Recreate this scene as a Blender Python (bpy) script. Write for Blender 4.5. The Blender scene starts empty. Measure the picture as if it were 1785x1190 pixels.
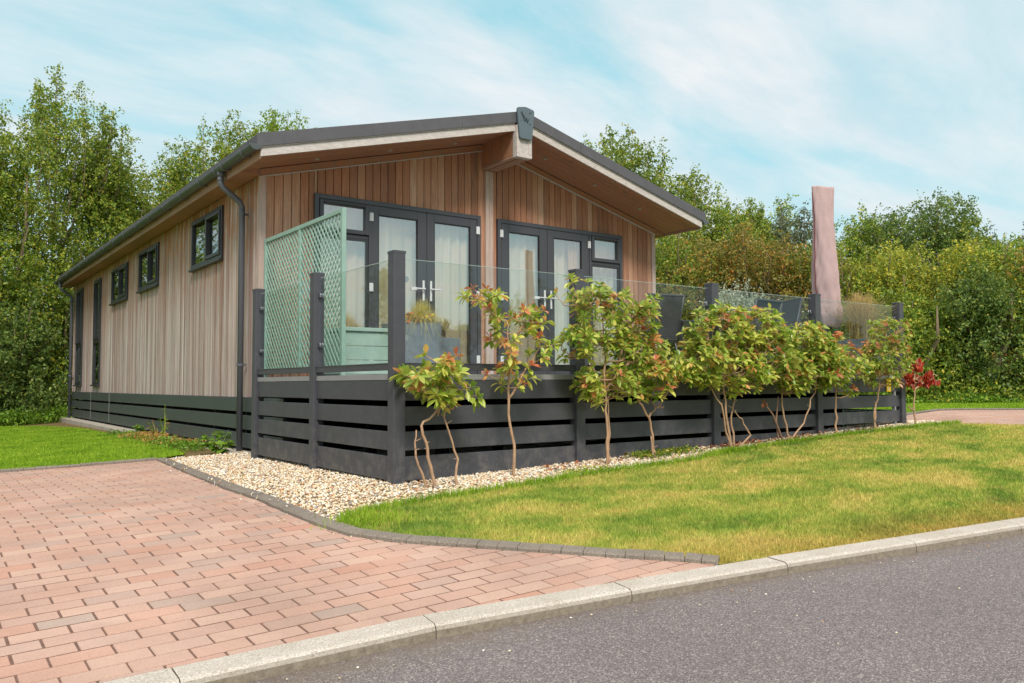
import bpy, math, random
import numpy as np
from mathutils import Vector, Matrix

# ------------------------------------------------------------------ camera
scene = bpy.context.scene
col = scene.collection
cam_d = bpy.data.cameras.new("camera"); cam = bpy.data.objects.new("camera", cam_d); col.objects.link(cam)
CAM = (-2.8095, -5.2539, 0.7222)
_r = (0.80564211, -0.59238261, -0.00486137); _u = (-0.02625239, -0.04389907, 0.99869098); _f = (0.59182058, 0.80445989, 0.0509184)
cam.matrix_world = Matrix(((_r[0], _u[0], -_f[0], CAM[0]), (_r[1], _u[1], -_f[1], CAM[1]), (_r[2], _u[2], -_f[2], CAM[2]), (0, 0, 0, 1)))
cam_d.sensor_width = 36; cam_d.lens = 1430.74 * 36 / 1785
cam_d.clip_start = 0.05; cam_d.clip_end = 2000
scene.camera = cam
# ------------------------------------------------------------------ light
SUN_EL = math.radians(46); SUN_AZ = math.radians(203)      # azimuth the light comes from, clockwise from +Y
sdir = Vector((math.sin(SUN_AZ) * math.cos(SUN_EL), math.cos(SUN_AZ) * math.cos(SUN_EL), math.sin(SUN_EL)))
sun_d = bpy.data.lights.new("sun", 'SUN'); sun = bpy.data.objects.new("sun", sun_d); col.objects.link(sun)
sun_d.energy = 3.4; sun_d.angle = math.radians(15); sun_d.color = (1.0, 0.925, 0.84)
sun.rotation_euler = sdir.to_track_quat('Z', 'Y').to_euler(); sun.location = (0, -10, 20)
scene.view_settings.view_transform = 'Standard'; scene.view_settings.look = 'None'
scene.view_settings.exposure = 0.0; scene.view_settings.gamma = 1.0; scene.view_settings.use_curve_mapping = False
SKY_STRENGTH = 0.1

def S(r, g, b):
    f = lambda c: (c / 255 / 12.92) if c <= 10 else ((c / 255 + 0.055) / 1.055) ** 2.4
    return (f(r), f(g), f(b), 1)

class NT:
    def __init__(s, tree): s.t = tree; s.n = tree.nodes; s.l = tree.links
    def add(s, typ, ins=None, **kw):
        n = s.n.new(typ)
        for k, v in kw.items(): setattr(n, k, v)
        for k, v in (ins or {}).items():
            i = n.inputs[k]
            if isinstance(v, bpy.types.NodeSocket): s.l.new(v, i)
            else: i.default_value = v
        return n
    def ramp(s, fac, stops, interp='LINEAR'):
        n = s.n.new('ShaderNodeValToRGB'); e = n.color_ramp.elements; n.color_ramp.interpolation = interp
        while len(e) > 1: e.remove(e[0])
        e[0].position = stops[0][0]; e[0].color = stops[0][1]
        for p, c in stops[1:]:
            q = e.new(p); q.color = c
        if fac is not None: s.l.new(fac, n.inputs[0])
        return n.outputs[0]
    def noise(s, vec, scale, detail=4, rough=.55, dist=0., stretch=None):
        if stretch: vec = s.add('ShaderNodeMapping', {'Vector': vec, 'Scale': stretch}).outputs[0]
        return s.add('ShaderNodeTexNoise', {'Vector': vec, 'Scale': scale, 'Detail': detail, 'Roughness': rough, 'Distortion': dist}).outputs[0]
    def mix(s, fac, a, b, mode='MIX'):
        n = s.n.new('ShaderNodeMix'); n.data_type = 'RGBA'; n.blend_type = mode
        for i, v in ((0, fac), (6, a), (7, b)):
            if isinstance(v, bpy.types.NodeSocket): s.l.new(v, n.inputs[i])
            else: n.inputs[i].default_value = v
        return n.outputs[2]
    def math(s, op, a, b=0., clamp=False):
        n = s.n.new('ShaderNodeMath'); n.operation = op; n.use_clamp = clamp
        for i, v in ((0, a), (1, b)):
            if isinstance(v, bpy.types.NodeSocket): s.l.new(v, n.inputs[i])
            else: n.inputs[i].default_value = v
        return n.outputs[0]
    def mr(s, v, a, b, c=0., d=1.):
        return s.add('ShaderNodeMapRange', {'Value': v, 'From Min': a, 'From Max': b, 'To Min': c, 'To Max': d}).outputs[0]

# ------------------------------------------------------------------ sky
w = bpy.data.worlds.new("World"); scene.world = w; w.use_nodes = True
T = NT(w.node_tree); T.n.clear()
sky = T.add('ShaderNodeTexSky', sky_type='NISHITA', sun_disc=False, sun_elevation=SUN_EL, sun_rotation=SUN_AZ, air_density=1.0, dust_density=0.6, ozone_density=2.0)
tc = T.add('ShaderNodeTexCoord')
sx = T.add('ShaderNodeSeparateXYZ', {0: tc.outputs['Generated']})
zz = T.math('ADD', T.math('MAXIMUM', sx.outputs[2], 0.0), 0.22)
cv = T.add('ShaderNodeCombineXYZ', {0: T.math('DIVIDE', sx.outputs[0], zz), 1: T.math('DIVIDE', sx.outputs[1], zz), 2: 0.0}).outputs[0]
rot = T.add('ShaderNodeMapping', {'Vector': cv, 'Rotation': (0, 0, math.radians(40)), 'Scale': (0.6, 1.35, 1)}).outputs[0]
n1 = T.noise(rot, 1.3, 7, .55, .6)
n2 = T.noise(rot, 3.6, 6, .6, .3)
nn = T.math('ADD', T.math('MULTIPLY', n1, .78), T.math('MULTIPLY', n2, .22))
cm = T.ramp(nn, [(.37, (0, 0, 0, 1)), (.49, (.6, .6, .6, 1)), (.60, (1, 1, 1, 1))])
hz = T.ramp(sx.outputs[2], [(0.0, (.45, .45, .45, 1)), (.25, (.12, .12, .12, 1)), (.6, (0, 0, 0, 1))])
blue = T.mix(0.72, T.mix(1.0, sky.outputs[0], (1.35, 1.75, 1.25, 1), 'MULTIPLY'), (4.0, 8.2, 9.5, 1))
cw = T.ramp(n2, [(.35, (7.3, 8.2, 8.7, 1)), (.62, (8.8, 9.1, 9.3, 1))])
skc = T.mix(cm, blue, cw)
skc = T.mix(hz, skc, (7.2, 8.3, 8.8, 1))
up = T.ramp(sx.outputs[2], [(.5, (0, 0, 0, 1)), (.72, (1, 1, 1, 1))])
skc = T.mix(up, skc, (9.6, 9.4, 9.2, 1))          # unseen sky overhead whitened and brightened to neutralise the light's cyan cast
bg = T.add('ShaderNodeBackground', {'Color': skc, 'Strength': SKY_STRENGTH})
T.add('ShaderNodeOutputWorld', {'Surface': bg.outputs[0]})

# ------------------------------------------------------------------ materials
M = {}
def mat(name):
    m = bpy.data.materials.new(name); m.use_nodes = True; t = NT(m.node_tree); t.n.clear(); M[name] = m
    return m, t
def finish(t, color, rough=.6, bump=None, bstr=.3, bdist=.01, metallic=0., spec=.5, extra=None):
    ins = {'Base Color': color, 'Roughness': rough, 'Metallic': metallic, 'Specular IOR Level': spec}
    if bump is not None:
        b = t.add('ShaderNodeBump', {'Height': bump, 'Strength': bstr, 'Distance': bdist}); ins['Normal'] = b.outputs[0]
    p = t.add('ShaderNodeBsdfPrincipled', ins)
    t.add('ShaderNodeOutputMaterial', {'Surface': p.outputs[0]})
    return p
def pos(t): return t.add('ShaderNodeNewGeometry').outputs['Position']
def isl(t): return t.add('ShaderNodeNewGeometry').outputs['Random Per Island']

def simple(name, c, rough=.55, var=.12, scale=3., metallic=0., spec=.5, bstr=.1, bscale=60):
    m, t = mat(name); P = pos(t)
    n = t.noise(P, scale, 5, .6); n2 = t.noise(P, bscale, 3, .6)
    k = t.ramp(n, [(.25, (1 - var,) * 3 + (1,)), (.75, (1 + var,) * 3 + (1,))])
    finish(t, t.mix(1., c, k, 'MULTIPLY'), rough, n2, bstr, .004, metallic, spec)
    return m
m, t = mat('anthracite'); P = pos(t)
c = t.mix(1., S(68, 69, 76), t.ramp(t.noise(P, 2.5, 5, .6), [(.25, (.9, .9, .9, 1)), (.75, (1.1, 1.1, 1.1, 1))]), 'MULTIPLY')
dz_ = t.mr(t.add('ShaderNodeSeparateXYZ', {0: P}).outputs[2], .05, .45, .5, .08)      # mud splash and dust on the paint
c = t.mix(t.math('MULTIPLY', dz_, t.ramp(t.noise(P, 11, 6, .75), [(.45, (0, 0, 0, 1)), (.75, (1, 1, 1, 1))])), c, S(142, 134, 124))
c = t.mix(t.ramp(t.noise(P, 160, 2, .5), [(.74, (0, 0, 0, 1)), (.80, (.5, .5, .5, 1))]), c, S(160, 158, 156))
finish(t, c, .5, t.noise(P, 5, 4, .6), .15, .01)
simple('anthracite_green', S(70, 76, 76), .5, .10, 1.5, bstr=.12)
simple('upvc_grey', S(66, 66, 71), .38, .05, 2, bstr=.03)
simple('upvc_dark', S(50, 51, 54), .4, .05, 2, bstr=.03)
simple('rubber_black', (.012, .012, .013, 1), .7, .1)
simple('pipe_grey', S(92, 95, 103), .38, .08, 4, bstr=.05)
simple('gutter_grey', S(78, 84, 86), .42, .22, 5, bstr=.1)
simple('steel', S(190, 190, 192), .25, .05, 5, 1.0, bstr=.02)
simple('handle_white', S(214, 214, 216), .35, .04, bstr=.02)
simple('deck_edge_grey', S(140, 140, 142), .5, .08)
simple('badge_grey', S(89, 102, 110), .55, .08, 8)
simple('badge_dark', S(48, 56, 62), .55, .05)
simple('roof_felt', S(88, 87, 92), .85, .12, 6, bstr=.35, bscale=220)
simple('pale_green_paint', S(140, 170, 158), .65, .12, 6, bstr=.15)
simple('white_plastic', S(225, 225, 222), .4, .03)
simple('zinc', S(118, 126, 134), .55, .25, 9, .35, bstr=.1)
simple('soil', S(74, 60, 48), .95, .3, 20, bstr=.6)
simple('shade_black', (.006, .006, .006, 1), .9, .1)  # near-black colour standing in for the shade under deck and lodge
simple('interior_wall', S(150, 145, 135), .8, .05)
simple('concrete', S(168, 160, 148), .9, .2, 5, bstr=.3)
simple('mesh_fabric', S(62, 63, 66), .8, .1, 30, bstr=.2)
simple('chair_frame', S(59, 60, 63), .45, .05)
simple('parasol_cover', S(186, 158, 158), .85, .10, 4, bstr=.5, bscale=14)
simple('seam_red', S(120, 52, 56), .8, .1)
simple('yellow_sign', S(236, 190, 20), .5, .05)
simple('wire_green', S(42, 62, 48), .6, .1)
simple('bark', S(122, 104, 84), .9, .3, 12, bstr=.5, bscale=40)
simple('bark_pink', S(178, 143, 114), .8, .25, 18, bstr=.4, bscale=70)
simple('twig_brown', S(140, 108, 88), .85, .25, 20)
simple('tan_fabric', S(196, 164, 132), .8, .06)
simple('black_mark', (.02, .02, .02, 1), .6, .05)

# glass: clear pane with mirror-like surface reflection
def glass_mat(name, tint, ior, boost, graze=1.):
    m, t = mat(name)
    g_ = t.add('ShaderNodeNewGeometry'); dt = t.add('ShaderNodeVectorMath', {0: g_.outputs['Incoming'], 1: g_.outputs['Normal']}, operation='DOT_PRODUCT').outputs['Value']
    c1 = t.math('POWER', t.math('SUBTRACT', 1.0, t.math('ABSOLUTE', dt)), 5.0)       # Schlick, the same from both sides
    f0 = ((ior - 1) / (ior + 1)) ** 2 * boost
    f = t.math('ADD', t.math('MULTIPLY', c1, (1 - f0) * graze), f0, True)
    tr = t.add('ShaderNodeBsdfTransparent', {'Color': tint}); gl = t.add('ShaderNodeBsdfGlossy', {'Color': (1, 1, 1, 1), 'Roughness': .015})
    mx = t.add('ShaderNodeMixShader', {0: f, 1: tr.outputs[0], 2: gl.outputs[0]})
    t.add('ShaderNodeOutputMaterial', {'Surface': mx.outputs[0]})
glass_mat('window_glass', (.97, .965, .94, 1), 1.6, 4.4)
glass_mat('side_window_glass', (.62, .70, .68, 1), 1.75, 2.6)
glass_mat('balustrade_glass', (.935, .96, .95, 1), 1.4, .9, .3)
m, t = mat('glass_edge'); finish(t, S(176, 196, 192), .2)

# cladding: weathered cedar, boards told apart per island
def wood(name, stops, grey, gscale_axis, greyfac, zlo, zhi, dark=.72, stain=0., stain_z=(2.2, 3.1)):
    m, t = mat(name); P = pos(t); R = isl(t)
    g1 = t.noise(P, 9., 6, .65, .4, stretch=gscale_axis)
    g2 = t.noise(P, 60., 4, .6, .2, stretch=gscale_axis)
    base = t.ramp(R, stops)
    streak = t.ramp(g1, [(.30, (dark,) * 3 + (1,)), (.5, (1.0,) * 3 + (1,)), (.70, (1.24,) * 3 + (1,))])
    fine = t.ramp(g2, [(.3, (.82,) * 3 + (1,)), (.7, (1.12,) * 3 + (1,))])
    z = t.add('ShaderNodeSeparateXYZ', {0: P}).outputs[2]
    zm = t.mr(z, zlo, zhi, 1., 0.)
    g3 = t.noise(P, 2.2, 5, .6, .6, stretch=gscale_axis)
    gm = t.math('MULTIPLY', t.math('ADD', t.math('MULTIPLY', zm, .75), t.math('MULTIPLY', g3, .6)), greyfac, True)
    c = t.mix(gm, base, grey)
    c = t.mix(1., t.mix(1., c, streak, 'MULTIPLY'), fine, 'MULTIPLY')
    if name == 'cedar_side':      # weather bleached and brown bands running down several boards
        w_ = t.noise(P, 2.4, 5, .7, .3, stretch=(5, 5, .10))
        c = t.mix(t.ramp(w_, [(.52, (0, 0, 0, 1)), (.64, (.75, .75, .75, 1))]), c, S(212, 202, 200))
        c = t.mix(t.ramp(w_, [(.33, (.8, .8, .8, 1)), (.46, (0, 0, 0, 1))]), c, S(146, 112, 96))
        c = t.mix(1., c, t.ramp(g1, [(.36, (.78, .76, .74, 1)), (.55, (1.04, 1.04, 1.04, 1))]), 'MULTIPLY')
    if stain:      # tannin staining left where rain does not reach
        sm = t.math('MULTIPLY', t.mr(z, stain_z[0], stain_z[1], 0., 1.), t.ramp(t.noise(P, 5, 5, .65, .3, stretch=(3, 3, .4)), [(.40, (0, 0, 0, 1)), (.60, (1, 1, 1, 1))]))
        c = t.mix(t.math('MULTIPLY', sm, stain, True), c, S(176, 120, 86))
    k = t.add('ShaderNodeTexVoronoi', {'Vector': t.add('ShaderNodeMapping', {'Vector': P, 'Scale': (1, 1, .45)}).outputs[0], 'Scale': 4.2, 'Randomness': 1.}).outputs['Distance']
    km = t.ramp(k, [(.0, (1, 1, 1, 1)), (.045, (0, 0, 0, 1))])
    c = t.mix(t.math('MULTIPLY', km, .45), c, S(96, 62, 44))
    finish(t, c, .78, g2, .25, .004, spec=.25)
wood('cedar_gable', [(0, S(136, 88, 64)), (.2, S(180, 122, 90)), (.4, S(150, 101, 77)), (.55, S(198, 148, 117)), (.7, S(128, 86, 64)), (.85, S(184, 131, 100)), (1, S(203, 165, 138))],
     S(164, 137, 124), (8, 8, .35), .52, .8, 3.0, .62, .38)
wood('cedar_side', [(0, S(176, 146, 130)), (.2, S(206, 188, 178)), (.36, S(142, 112, 98)), (.5, S(188, 170, 162)), (.65, S(218, 206, 200)), (.8, S(160, 130, 116)), (1, S(126, 100, 88))],
     S(184, 170, 170), (13, 13, .10), .45, 1.0, 3.0, .46, 1.2, (1.6, 3.0))
wood('cedar_trim', [(0, S(196, 185, 178)), (1, S(187, 172, 163))], S(196, 189, 185), (2, 1, 6), .8, 3.0, 4.4, .85)
wood('cedar_trim_vertical', [(0, S(188, 162, 148)), (1, S(176, 146, 130))], S(184, 168, 162), (8, 8, .3), .9, .8, 3.2, .85)
wood('cedar_brown', [(0, S(159, 117, 94)), (.5, S(169, 128, 105)), (1, S(148, 109, 88))], S(148, 119, 101), (.5, 6, 6), .25, 2.6, 4.4, .8, .9, (2.9, 3.2))
wood('cedar_fascia', [(0, S(176, 138, 117)), (1, S(163, 126, 106))], S(162, 140, 127), (6, .3, 6), .3, 2.6, 4.0, .8)
m, t = mat('storage_green'); P = pos(t); R = isl(t)
c = t.mix(t.ramp(t.noise(P, 7, 4, .6), [(.35, (0, 0, 0, 1)), (.7, (.5, .5, .5, 1))]), t.ramp(R, [(0, S(140, 168, 160)), (1, S(154, 180, 172))]), S(172, 190, 176))
finish(t, c, .7, t.noise(P, 30, 4, .6, stretch=(.3, 3, 6)), .3, .004)

# curtain
m, t = mat('curtain'); P = pos(t)
c = t.ramp(t.noise(P, 3, 4, .5, stretch=(5, 5, .2)), [(.3, S(238, 222, 196)), (.7, S(252, 242, 222))])
p1 = t.add('ShaderNodeBsdfDiffuse', {'Color': c}); p2 = t.add('ShaderNodeBsdfTranslucent', {'Color': c})
mx = t.add('ShaderNodeMixShader', {0: .25, 1: p1.outputs[0], 2: p2.outputs[0]}); t.add('ShaderNodeOutputMaterial', {'Surface': mx.outputs[0]})

# paving
m, t = mat('brick_paver'); P = pos(t); R = isl(t)
base = t.ramp(R, [(0, S(189, 150, 133)), (.25, S(193, 158, 141)), (.5, S(185, 153, 138)), (.75, S(196, 164, 147)), (.90, S(179, 152, 140)), (.95, S(191, 145, 125)), (1, S(169, 153, 143))])
sp = t.noise(P, 170, 3, .7)
c = t.mix(1., base, t.ramp(sp, [(.25, (.80, .79, .78, 1)), (.5, (1, 1, 1, 1)), (.8, (1.2, 1.2, 1.2, 1))]), 'MULTIPLY')
c = t.mix(1., c, t.ramp(t.noise(P, 1.3, 5, .6), [(.3, (.80, .80, .80, 1)), (.7, (1.08, 1.08, 1.08, 1))]), 'MULTIPLY')
c = t.mix(t.ramp(t.noise(P, .8, 6, .7, 1.2), [(.50, (0, 0, 0, 1)), (.72, (.45, .45, .45, 1))]), c, S(150, 126, 112))     # dirt and tyre grime
c = t.mix(t.ramp(t.noise(P, 420, 2, .5), [(.66, (0, 0, 0, 1)), (.74, (.6, .6, .6, 1))]), c, S(236, 214, 198))
finish(t, c, .88, sp, .35, .003, spec=.3)
m, t = mat('joint_sand'); P = pos(t)
finish(t, t.ramp(t.noise(P, 60, 4, .7), [(.3, S(92, 68, 58)), (.7, S(128, 98, 84))]), .95)
m, t = mat('asphalt'); P = pos(t)
v1 = t.add('ShaderNodeTexVoronoi', {'Vector': P, 'Scale': 190., 'Randomness': 1.}); v2 = t.noise(P, 300, 3, .75)
agg = t.add('ShaderNodeSeparateXYZ', {0: v1.outputs['Color']}).outputs[0]
c = t.ramp(agg, [(0, S(109, 102, 102)), (.35, S(131, 122, 123)), (.65, S(139, 132, 131)), (.85, S(156, 147, 145)), (1, S(192, 184, 178))])
c = t.mix(1., c, t.ramp(v2, [(.30, (.36, .35, .36, 1)), (.5, (1, 1, 1, 1)), (.72, (1.5, 1.5, 1.5, 1))]), 'MULTIPLY')
c = t.mix(1., c, t.ramp(t.noise(P, .9, 6, .6), [(.3, (.9, .89, .89, 1)), (.7, (1.08, 1.08, 1.08, 1))]), 'MULTIPLY')
sxy = t.add('ShaderNodeSeparateXYZ', {0: P})
dk = t.math('ADD', sxy.outputs[1], t.math('MULTIPLY', t.math('MAXIMUM', sxy.outputs[0], -.6), .165))          # silt washed up along the kerb
c = t.mix(t.math('MULTIPLY', t.mr(t.math('ADD', dk, t.math('MULTIPLY', t.noise(P, 5, 5, .7), .22)), -2.78, -2.55, 0., .75), t.ramp(t.noise(P, 18, 5, .75), [(.35, (.2, .2, .2, 1)), (.6, (1, 1, 1, 1))])), c, S(128, 114, 96))
c = t.mix(t.ramp(t.noise(P, 1.6, 6, .75, 1.), [(.58, (0, 0, 0, 1)), (.66, (.35, .35, .35, 1))]), c, S(112, 106, 104))
finish(t, c, .85, t.math('ADD', v2, t.math('MULTIPLY', v1.outputs['Distance'], .6)), .9, .006, spec=.35)
m, t = mat('kerb_concrete'); P = pos(t)
sp = t.noise(P, 150, 4, .75)
c = t.mix(1., t.ramp(sp, [(.3, S(144, 134, 122)), (.5, S(192, 184, 174)), (.7, S(224, 220, 214))]), t.ramp(t.noise(P, 4, 5, .65), [(.3, (.86, .84, .79, 1)), (.7, (1.06, 1.06, 1.06, 1))]), 'MULTIPLY')
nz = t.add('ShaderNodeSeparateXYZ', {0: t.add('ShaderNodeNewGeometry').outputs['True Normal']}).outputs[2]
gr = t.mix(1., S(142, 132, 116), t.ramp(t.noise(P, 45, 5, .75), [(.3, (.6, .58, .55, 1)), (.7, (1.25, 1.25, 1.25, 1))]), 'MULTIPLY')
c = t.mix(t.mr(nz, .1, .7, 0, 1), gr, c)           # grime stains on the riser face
finish(t, c, .9, sp, .5, .004)
m, t = mat('edging_concrete'); P = pos(t)
c = t.mix(1., t.ramp(t.noise(P, 120, 4, .75), [(.3, S(100, 92, 81)), (.5, S(130, 121, 111)), (.72, S(157, 149, 138))]), t.ramp(t.noise(P, 3, 5, .65), [(.3, (.82, .80, .78, 1)), (.7, (1.08, 1.08, 1.08, 1))]), 'MULTIPLY')
finish(t, c, .92, t.noise(P, 120, 4, .75), .5, .004)
m, t = mat('gravel_stone'); R = isl(t); P = pos(t)
c = t.ramp(R, [(0, S(232, 214, 182)), (.16, S(244, 236, 220)), (.3, S(218, 190, 150)), (.42, S(240, 224, 196)), (.55, S(200, 172, 140)), (.66, S(246, 242, 236)), (.76, S(206, 150, 108)), (.83, S(164, 158, 154)), (.9, S(238, 218, 186)), (1, S(128, 118, 108))], 'CONSTANT')
c = t.mix(1., c, t.ramp(t.noise(P, 90, 3, .6), [(.3, (.85, .84, .82, 1)), (.7, (1.06, 1.06, 1.06, 1))]), 'MULTIPLY')
finish(t, c, .75, t.noise(P, 120, 3, .6), .3, .003)
m, t = mat('gravel_bed'); P = pos(t)
finish(t, t.ramp(t.noise(P, 90, 3, .7), [(.3, S(110, 92, 70)), (.5, S(170, 148, 116)), (.7, S(214, 194, 160))]), .95, t.noise(P, 70, 3, .7), .8, .01)

def grass_color(t, P, left=False):
    if left:
        a = t.ramp(t.noise(P, 2.2, 5, .65), [(.3, S(110, 148, 40)), (.5, S(144, 178, 46)), (.72, S(164, 188, 66))])
        return t.mix(t.ramp(t.noise(P, 9, 5, .7), [(.58, (0, 0, 0, 1)), (.78, (.5, .5, .5, 1))]), a, S(188, 186, 92))
    a = t.ramp(t.noise(P, 1.1, 6, .68, .4, stretch=(1, 1.6, 1)), [(.35, S(124, 152, 66)), (.44, S(156, 176, 78)), (.52, S(186, 190, 96)), (.61, S(212, 198, 120))])
    b = t.mix(t.ramp(t.noise(P, 5.5, 5, .7), [(.5, (0, 0, 0, 1)), (.7, (.7, .7, .7, 1))]), a, S(210, 190, 112))
    b = t.mix(1., b, t.ramp(t.noise(P, 26, 5, .75), [(.32, (.72, .78, .6, 1)), (.5, (1, 1, 1, 1)), (.7, (1.12, 1.1, 1.05, 1))]), 'MULTIPLY')
    b = t.mix(t.ramp(t.noise(P, 7.5, 3, .8, 1.5), [(.71, (0, 0, 0, 1)), (.76, (.8, .8, .8, 1))]), b, S(150, 118, 84))      # worm casts and dead thatch
    y = t.add('ShaderNodeSeparateXYZ', {0: P})
    d = t.math('ADD', y.outputs[1], t.math('MULTIPLY', y.outputs[0], .165))      # distance towards the kerb: dry strip
    e = t.math('ADD', d, t.math('MULTIPLY', t.noise(P, 3.2, 4, .6), .7))
    return t.mix(t.mr(e, -2.35, -1.8, .85, 0.), b, S(196, 162, 92))
for nm, lf in (('grass_blade', False), ('grass_blade_lush', True)):
    m, t = mat(nm); P = pos(t); R = isl(t)
    c = t.mix(1., grass_color(t, P, lf), t.ramp(R, [(0, (.62, .66, .55, 1)), (.5, (1.04, 1.04, 1.04, 1)), (.85, (1.2, 1.18, 1.18, 1)), (1, (1.55, 1.4, 1.5, 1))]), 'MULTIPLY')
    a = t.add('ShaderNodeBsdfPrincipled', {'Base Color': c, 'Roughness': .7, 'Specular IOR Level': .25}); b = t.add('ShaderNodeBsdfTranslucent', {'Color': c})
    mx = t.add('ShaderNodeMixShader', {0: .35, 1: a.outputs[0], 2: b.outputs[0]}); t.add('ShaderNodeOutputMaterial', {'Surface': mx.outputs[0]})
    m, t = mat(nm.replace('blade', 'soil')); P = pos(t)
    c = t.mix(1., grass_color(t, P, lf), t.ramp(t.noise(P, 55, 4, .7), [(.3, (.45, .45, .35, 1)), (.7, (.95, .95, .9, 1))]), 'MULTIPLY')
    finish(t, c, .95, t.noise(P, 80, 4, .7), .8, .01, spec=.1)
m, t = mat('terrain'); P = pos(t)
finish(t, t.ramp(t.noise(P, .6, 6, .65), [(.3, S(84, 108, 34)), (.7, S(136, 150, 58))]), .95, t.noise(P, 30, 4, .7), .7, .02, spec=.1)
m, t = mat('mulch'); P = pos(t)
finish(t, t.ramp(t.noise(P, 22, 5, .75), [(.3, S(84, 64, 44)), (.5, S(128, 108, 78)), (.7, S(104, 112, 60))]), .95, t.noise(P, 60, 4, .7), .8, .02, spec=.1)

def leaf_mat(name, stops, transl=.42, rough=.45, spec=.4):
    m, t = mat(name); R = isl(t)
    oi = t.add('ShaderNodeObjectInfo').outputs['Random']
    f = t.math('FRACT', t.math('ADD', R, t.math('MULTIPLY', oi, .0)))
    c = t.ramp(f, stops)
    cl = t.ramp(t.noise(pos(t), .9, 4, .6), [(.3, (.72, .76, .7, 1)), (.7, (1.22, 1.18, 1.1, 1))])
    c = t.mix(1., c, cl, 'MULTIPLY')
    a = t.add('ShaderNodeBsdfPrincipled', {'Base Color': c, 'Roughness': rough, 'Specular IOR Level': spec}); b = t.add('ShaderNodeBsdfTranslucent', {'Color': c})
    mx = t.add('ShaderNodeMixShader', {0: transl, 1: a.outputs[0], 2: b.outputs[0]}); t.add('ShaderNodeOutputMaterial', {'Surface': mx.outputs[0]})
leaf_mat('leaf_green', [(0, S(86, 111, 45)), (.3, S(119, 149, 58)), (.6, S(150, 175, 70)), (.85, S(183, 196, 83)), (1, S(236, 212, 81))])
leaf_mat('leaf_ash', [(0, S(81, 107, 39)), (.3, S(118, 146, 52)), (.6, S(150, 171, 65)), (.85, S(174, 186, 79)), (1, S(205, 186, 74))])
leaf_mat('leaf_willow', [(0, S(112, 134, 55)), (.35, S(157, 171, 70)), (.65, S(185, 191, 81)), (.88, S(213, 207, 81)), (1, S(237, 207, 68))])
leaf_mat('leaf_olive', [(0, S(104, 109, 53)), (.4, S(144, 144, 71)), (.7, S(171, 164, 83)), (.9, S(204, 162, 78)), (1, S(219, 139, 67))])
leaf_mat('leaf_dark', [(0, S(79, 101, 53)), (.5, S(113, 141, 73)), (.85, S(144, 167, 85)), (1, S(185, 184, 87))])
leaf_mat('leaf_silver', [(0, S(150, 160, 140)), (.5, S(184, 192, 176)), (1, S(214, 218, 206))])
leaf_mat('leaf_grey', [(0, S(92, 104, 84)), (.5, S(118, 128, 104)), (1, S(142, 148, 124))])
leaf_mat('leaf_ochre', [(0, S(147, 134, 71)), (.5, S(195, 167, 89)), (.85, S(226, 171, 106)), (1, S(244, 149, 103))])
leaf_mat('leaf_bright', [(0, S(96, 134, 30)), (.5, S(136, 166, 36)), (1, S(172, 184, 48))])
leaf_mat('leaf_shrub', [(0, S(110, 144, 56)), (.2, S(142, 173, 66)), (.42, S(182, 203, 88)), (.62, S(216, 222, 112)), (.78, S(235, 226, 120)), (.9, S(159, 186, 84)), (.96, S(239, 190, 112)), (1, S(235, 159, 110))], .45, .3, .6)
leaf_mat('leaf_shrub_tip', [(0, S(216, 176, 96)), (.4, S(222, 144, 100)), (.75, S(214, 116, 98)), (1, S(200, 184, 90))], .4, .35, .5)
leaf_mat('leaf_red', [(0, S(150, 44, 34)), (.5, S(184, 62, 46)), (1, S(212, 92, 60))], .35, .45)
leaf_mat('leaf_weed', [(0, S(84, 124, 38)), (.5, S(118, 158, 44)), (1, S(150, 182, 66))], .35, .45)
leaf_mat('leaf_dead', [(0, S(112, 62, 44)), (.5, S(140, 84, 60)), (1, S(168, 116, 84))], .1, .8)
leaf_mat('plume_straw', [(0, S(190, 160, 104)), (.5, S(208, 182, 126)), (1, S(222, 198, 144))], .35, .7)
leaf_mat('feather_grass', [(0, S(200, 188, 112)), (.5, S(220, 204, 130)), (1, S(176, 184, 96))], .4, .7)
leaf_mat('leaf_yellow', [(0, S(230, 200, 60)), (.6, S(240, 210, 70)), (.8, S(206, 120, 60)), (1, S(170, 84, 60))], .35, .5)

# ------------------------------------------------------------------ mesh helpers
def wloc(o):
    v = Vector((0, 0, 0))
    while o is not None: v += o.location; o = o.parent
    return v
def place(o, parent):
    col.objects.link(o)
    if parent is not None:
        o.location = -wloc(parent); o.parent = parent
    return o
def tag(o, label=None, cat=None, group=None, kind=None):
    for k, v in (('label', label), ('category', cat), ('group', group), ('kind', kind)):
        if v: o[k] = v
    return o
def thing(name, label, cat, loc=(0, 0, 0), group=None):
    o = bpy.data.objects.new(name, None); o.empty_display_size = .2; o.location = loc; col.objects.link(o)
    return tag(o, label, cat, group)

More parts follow.
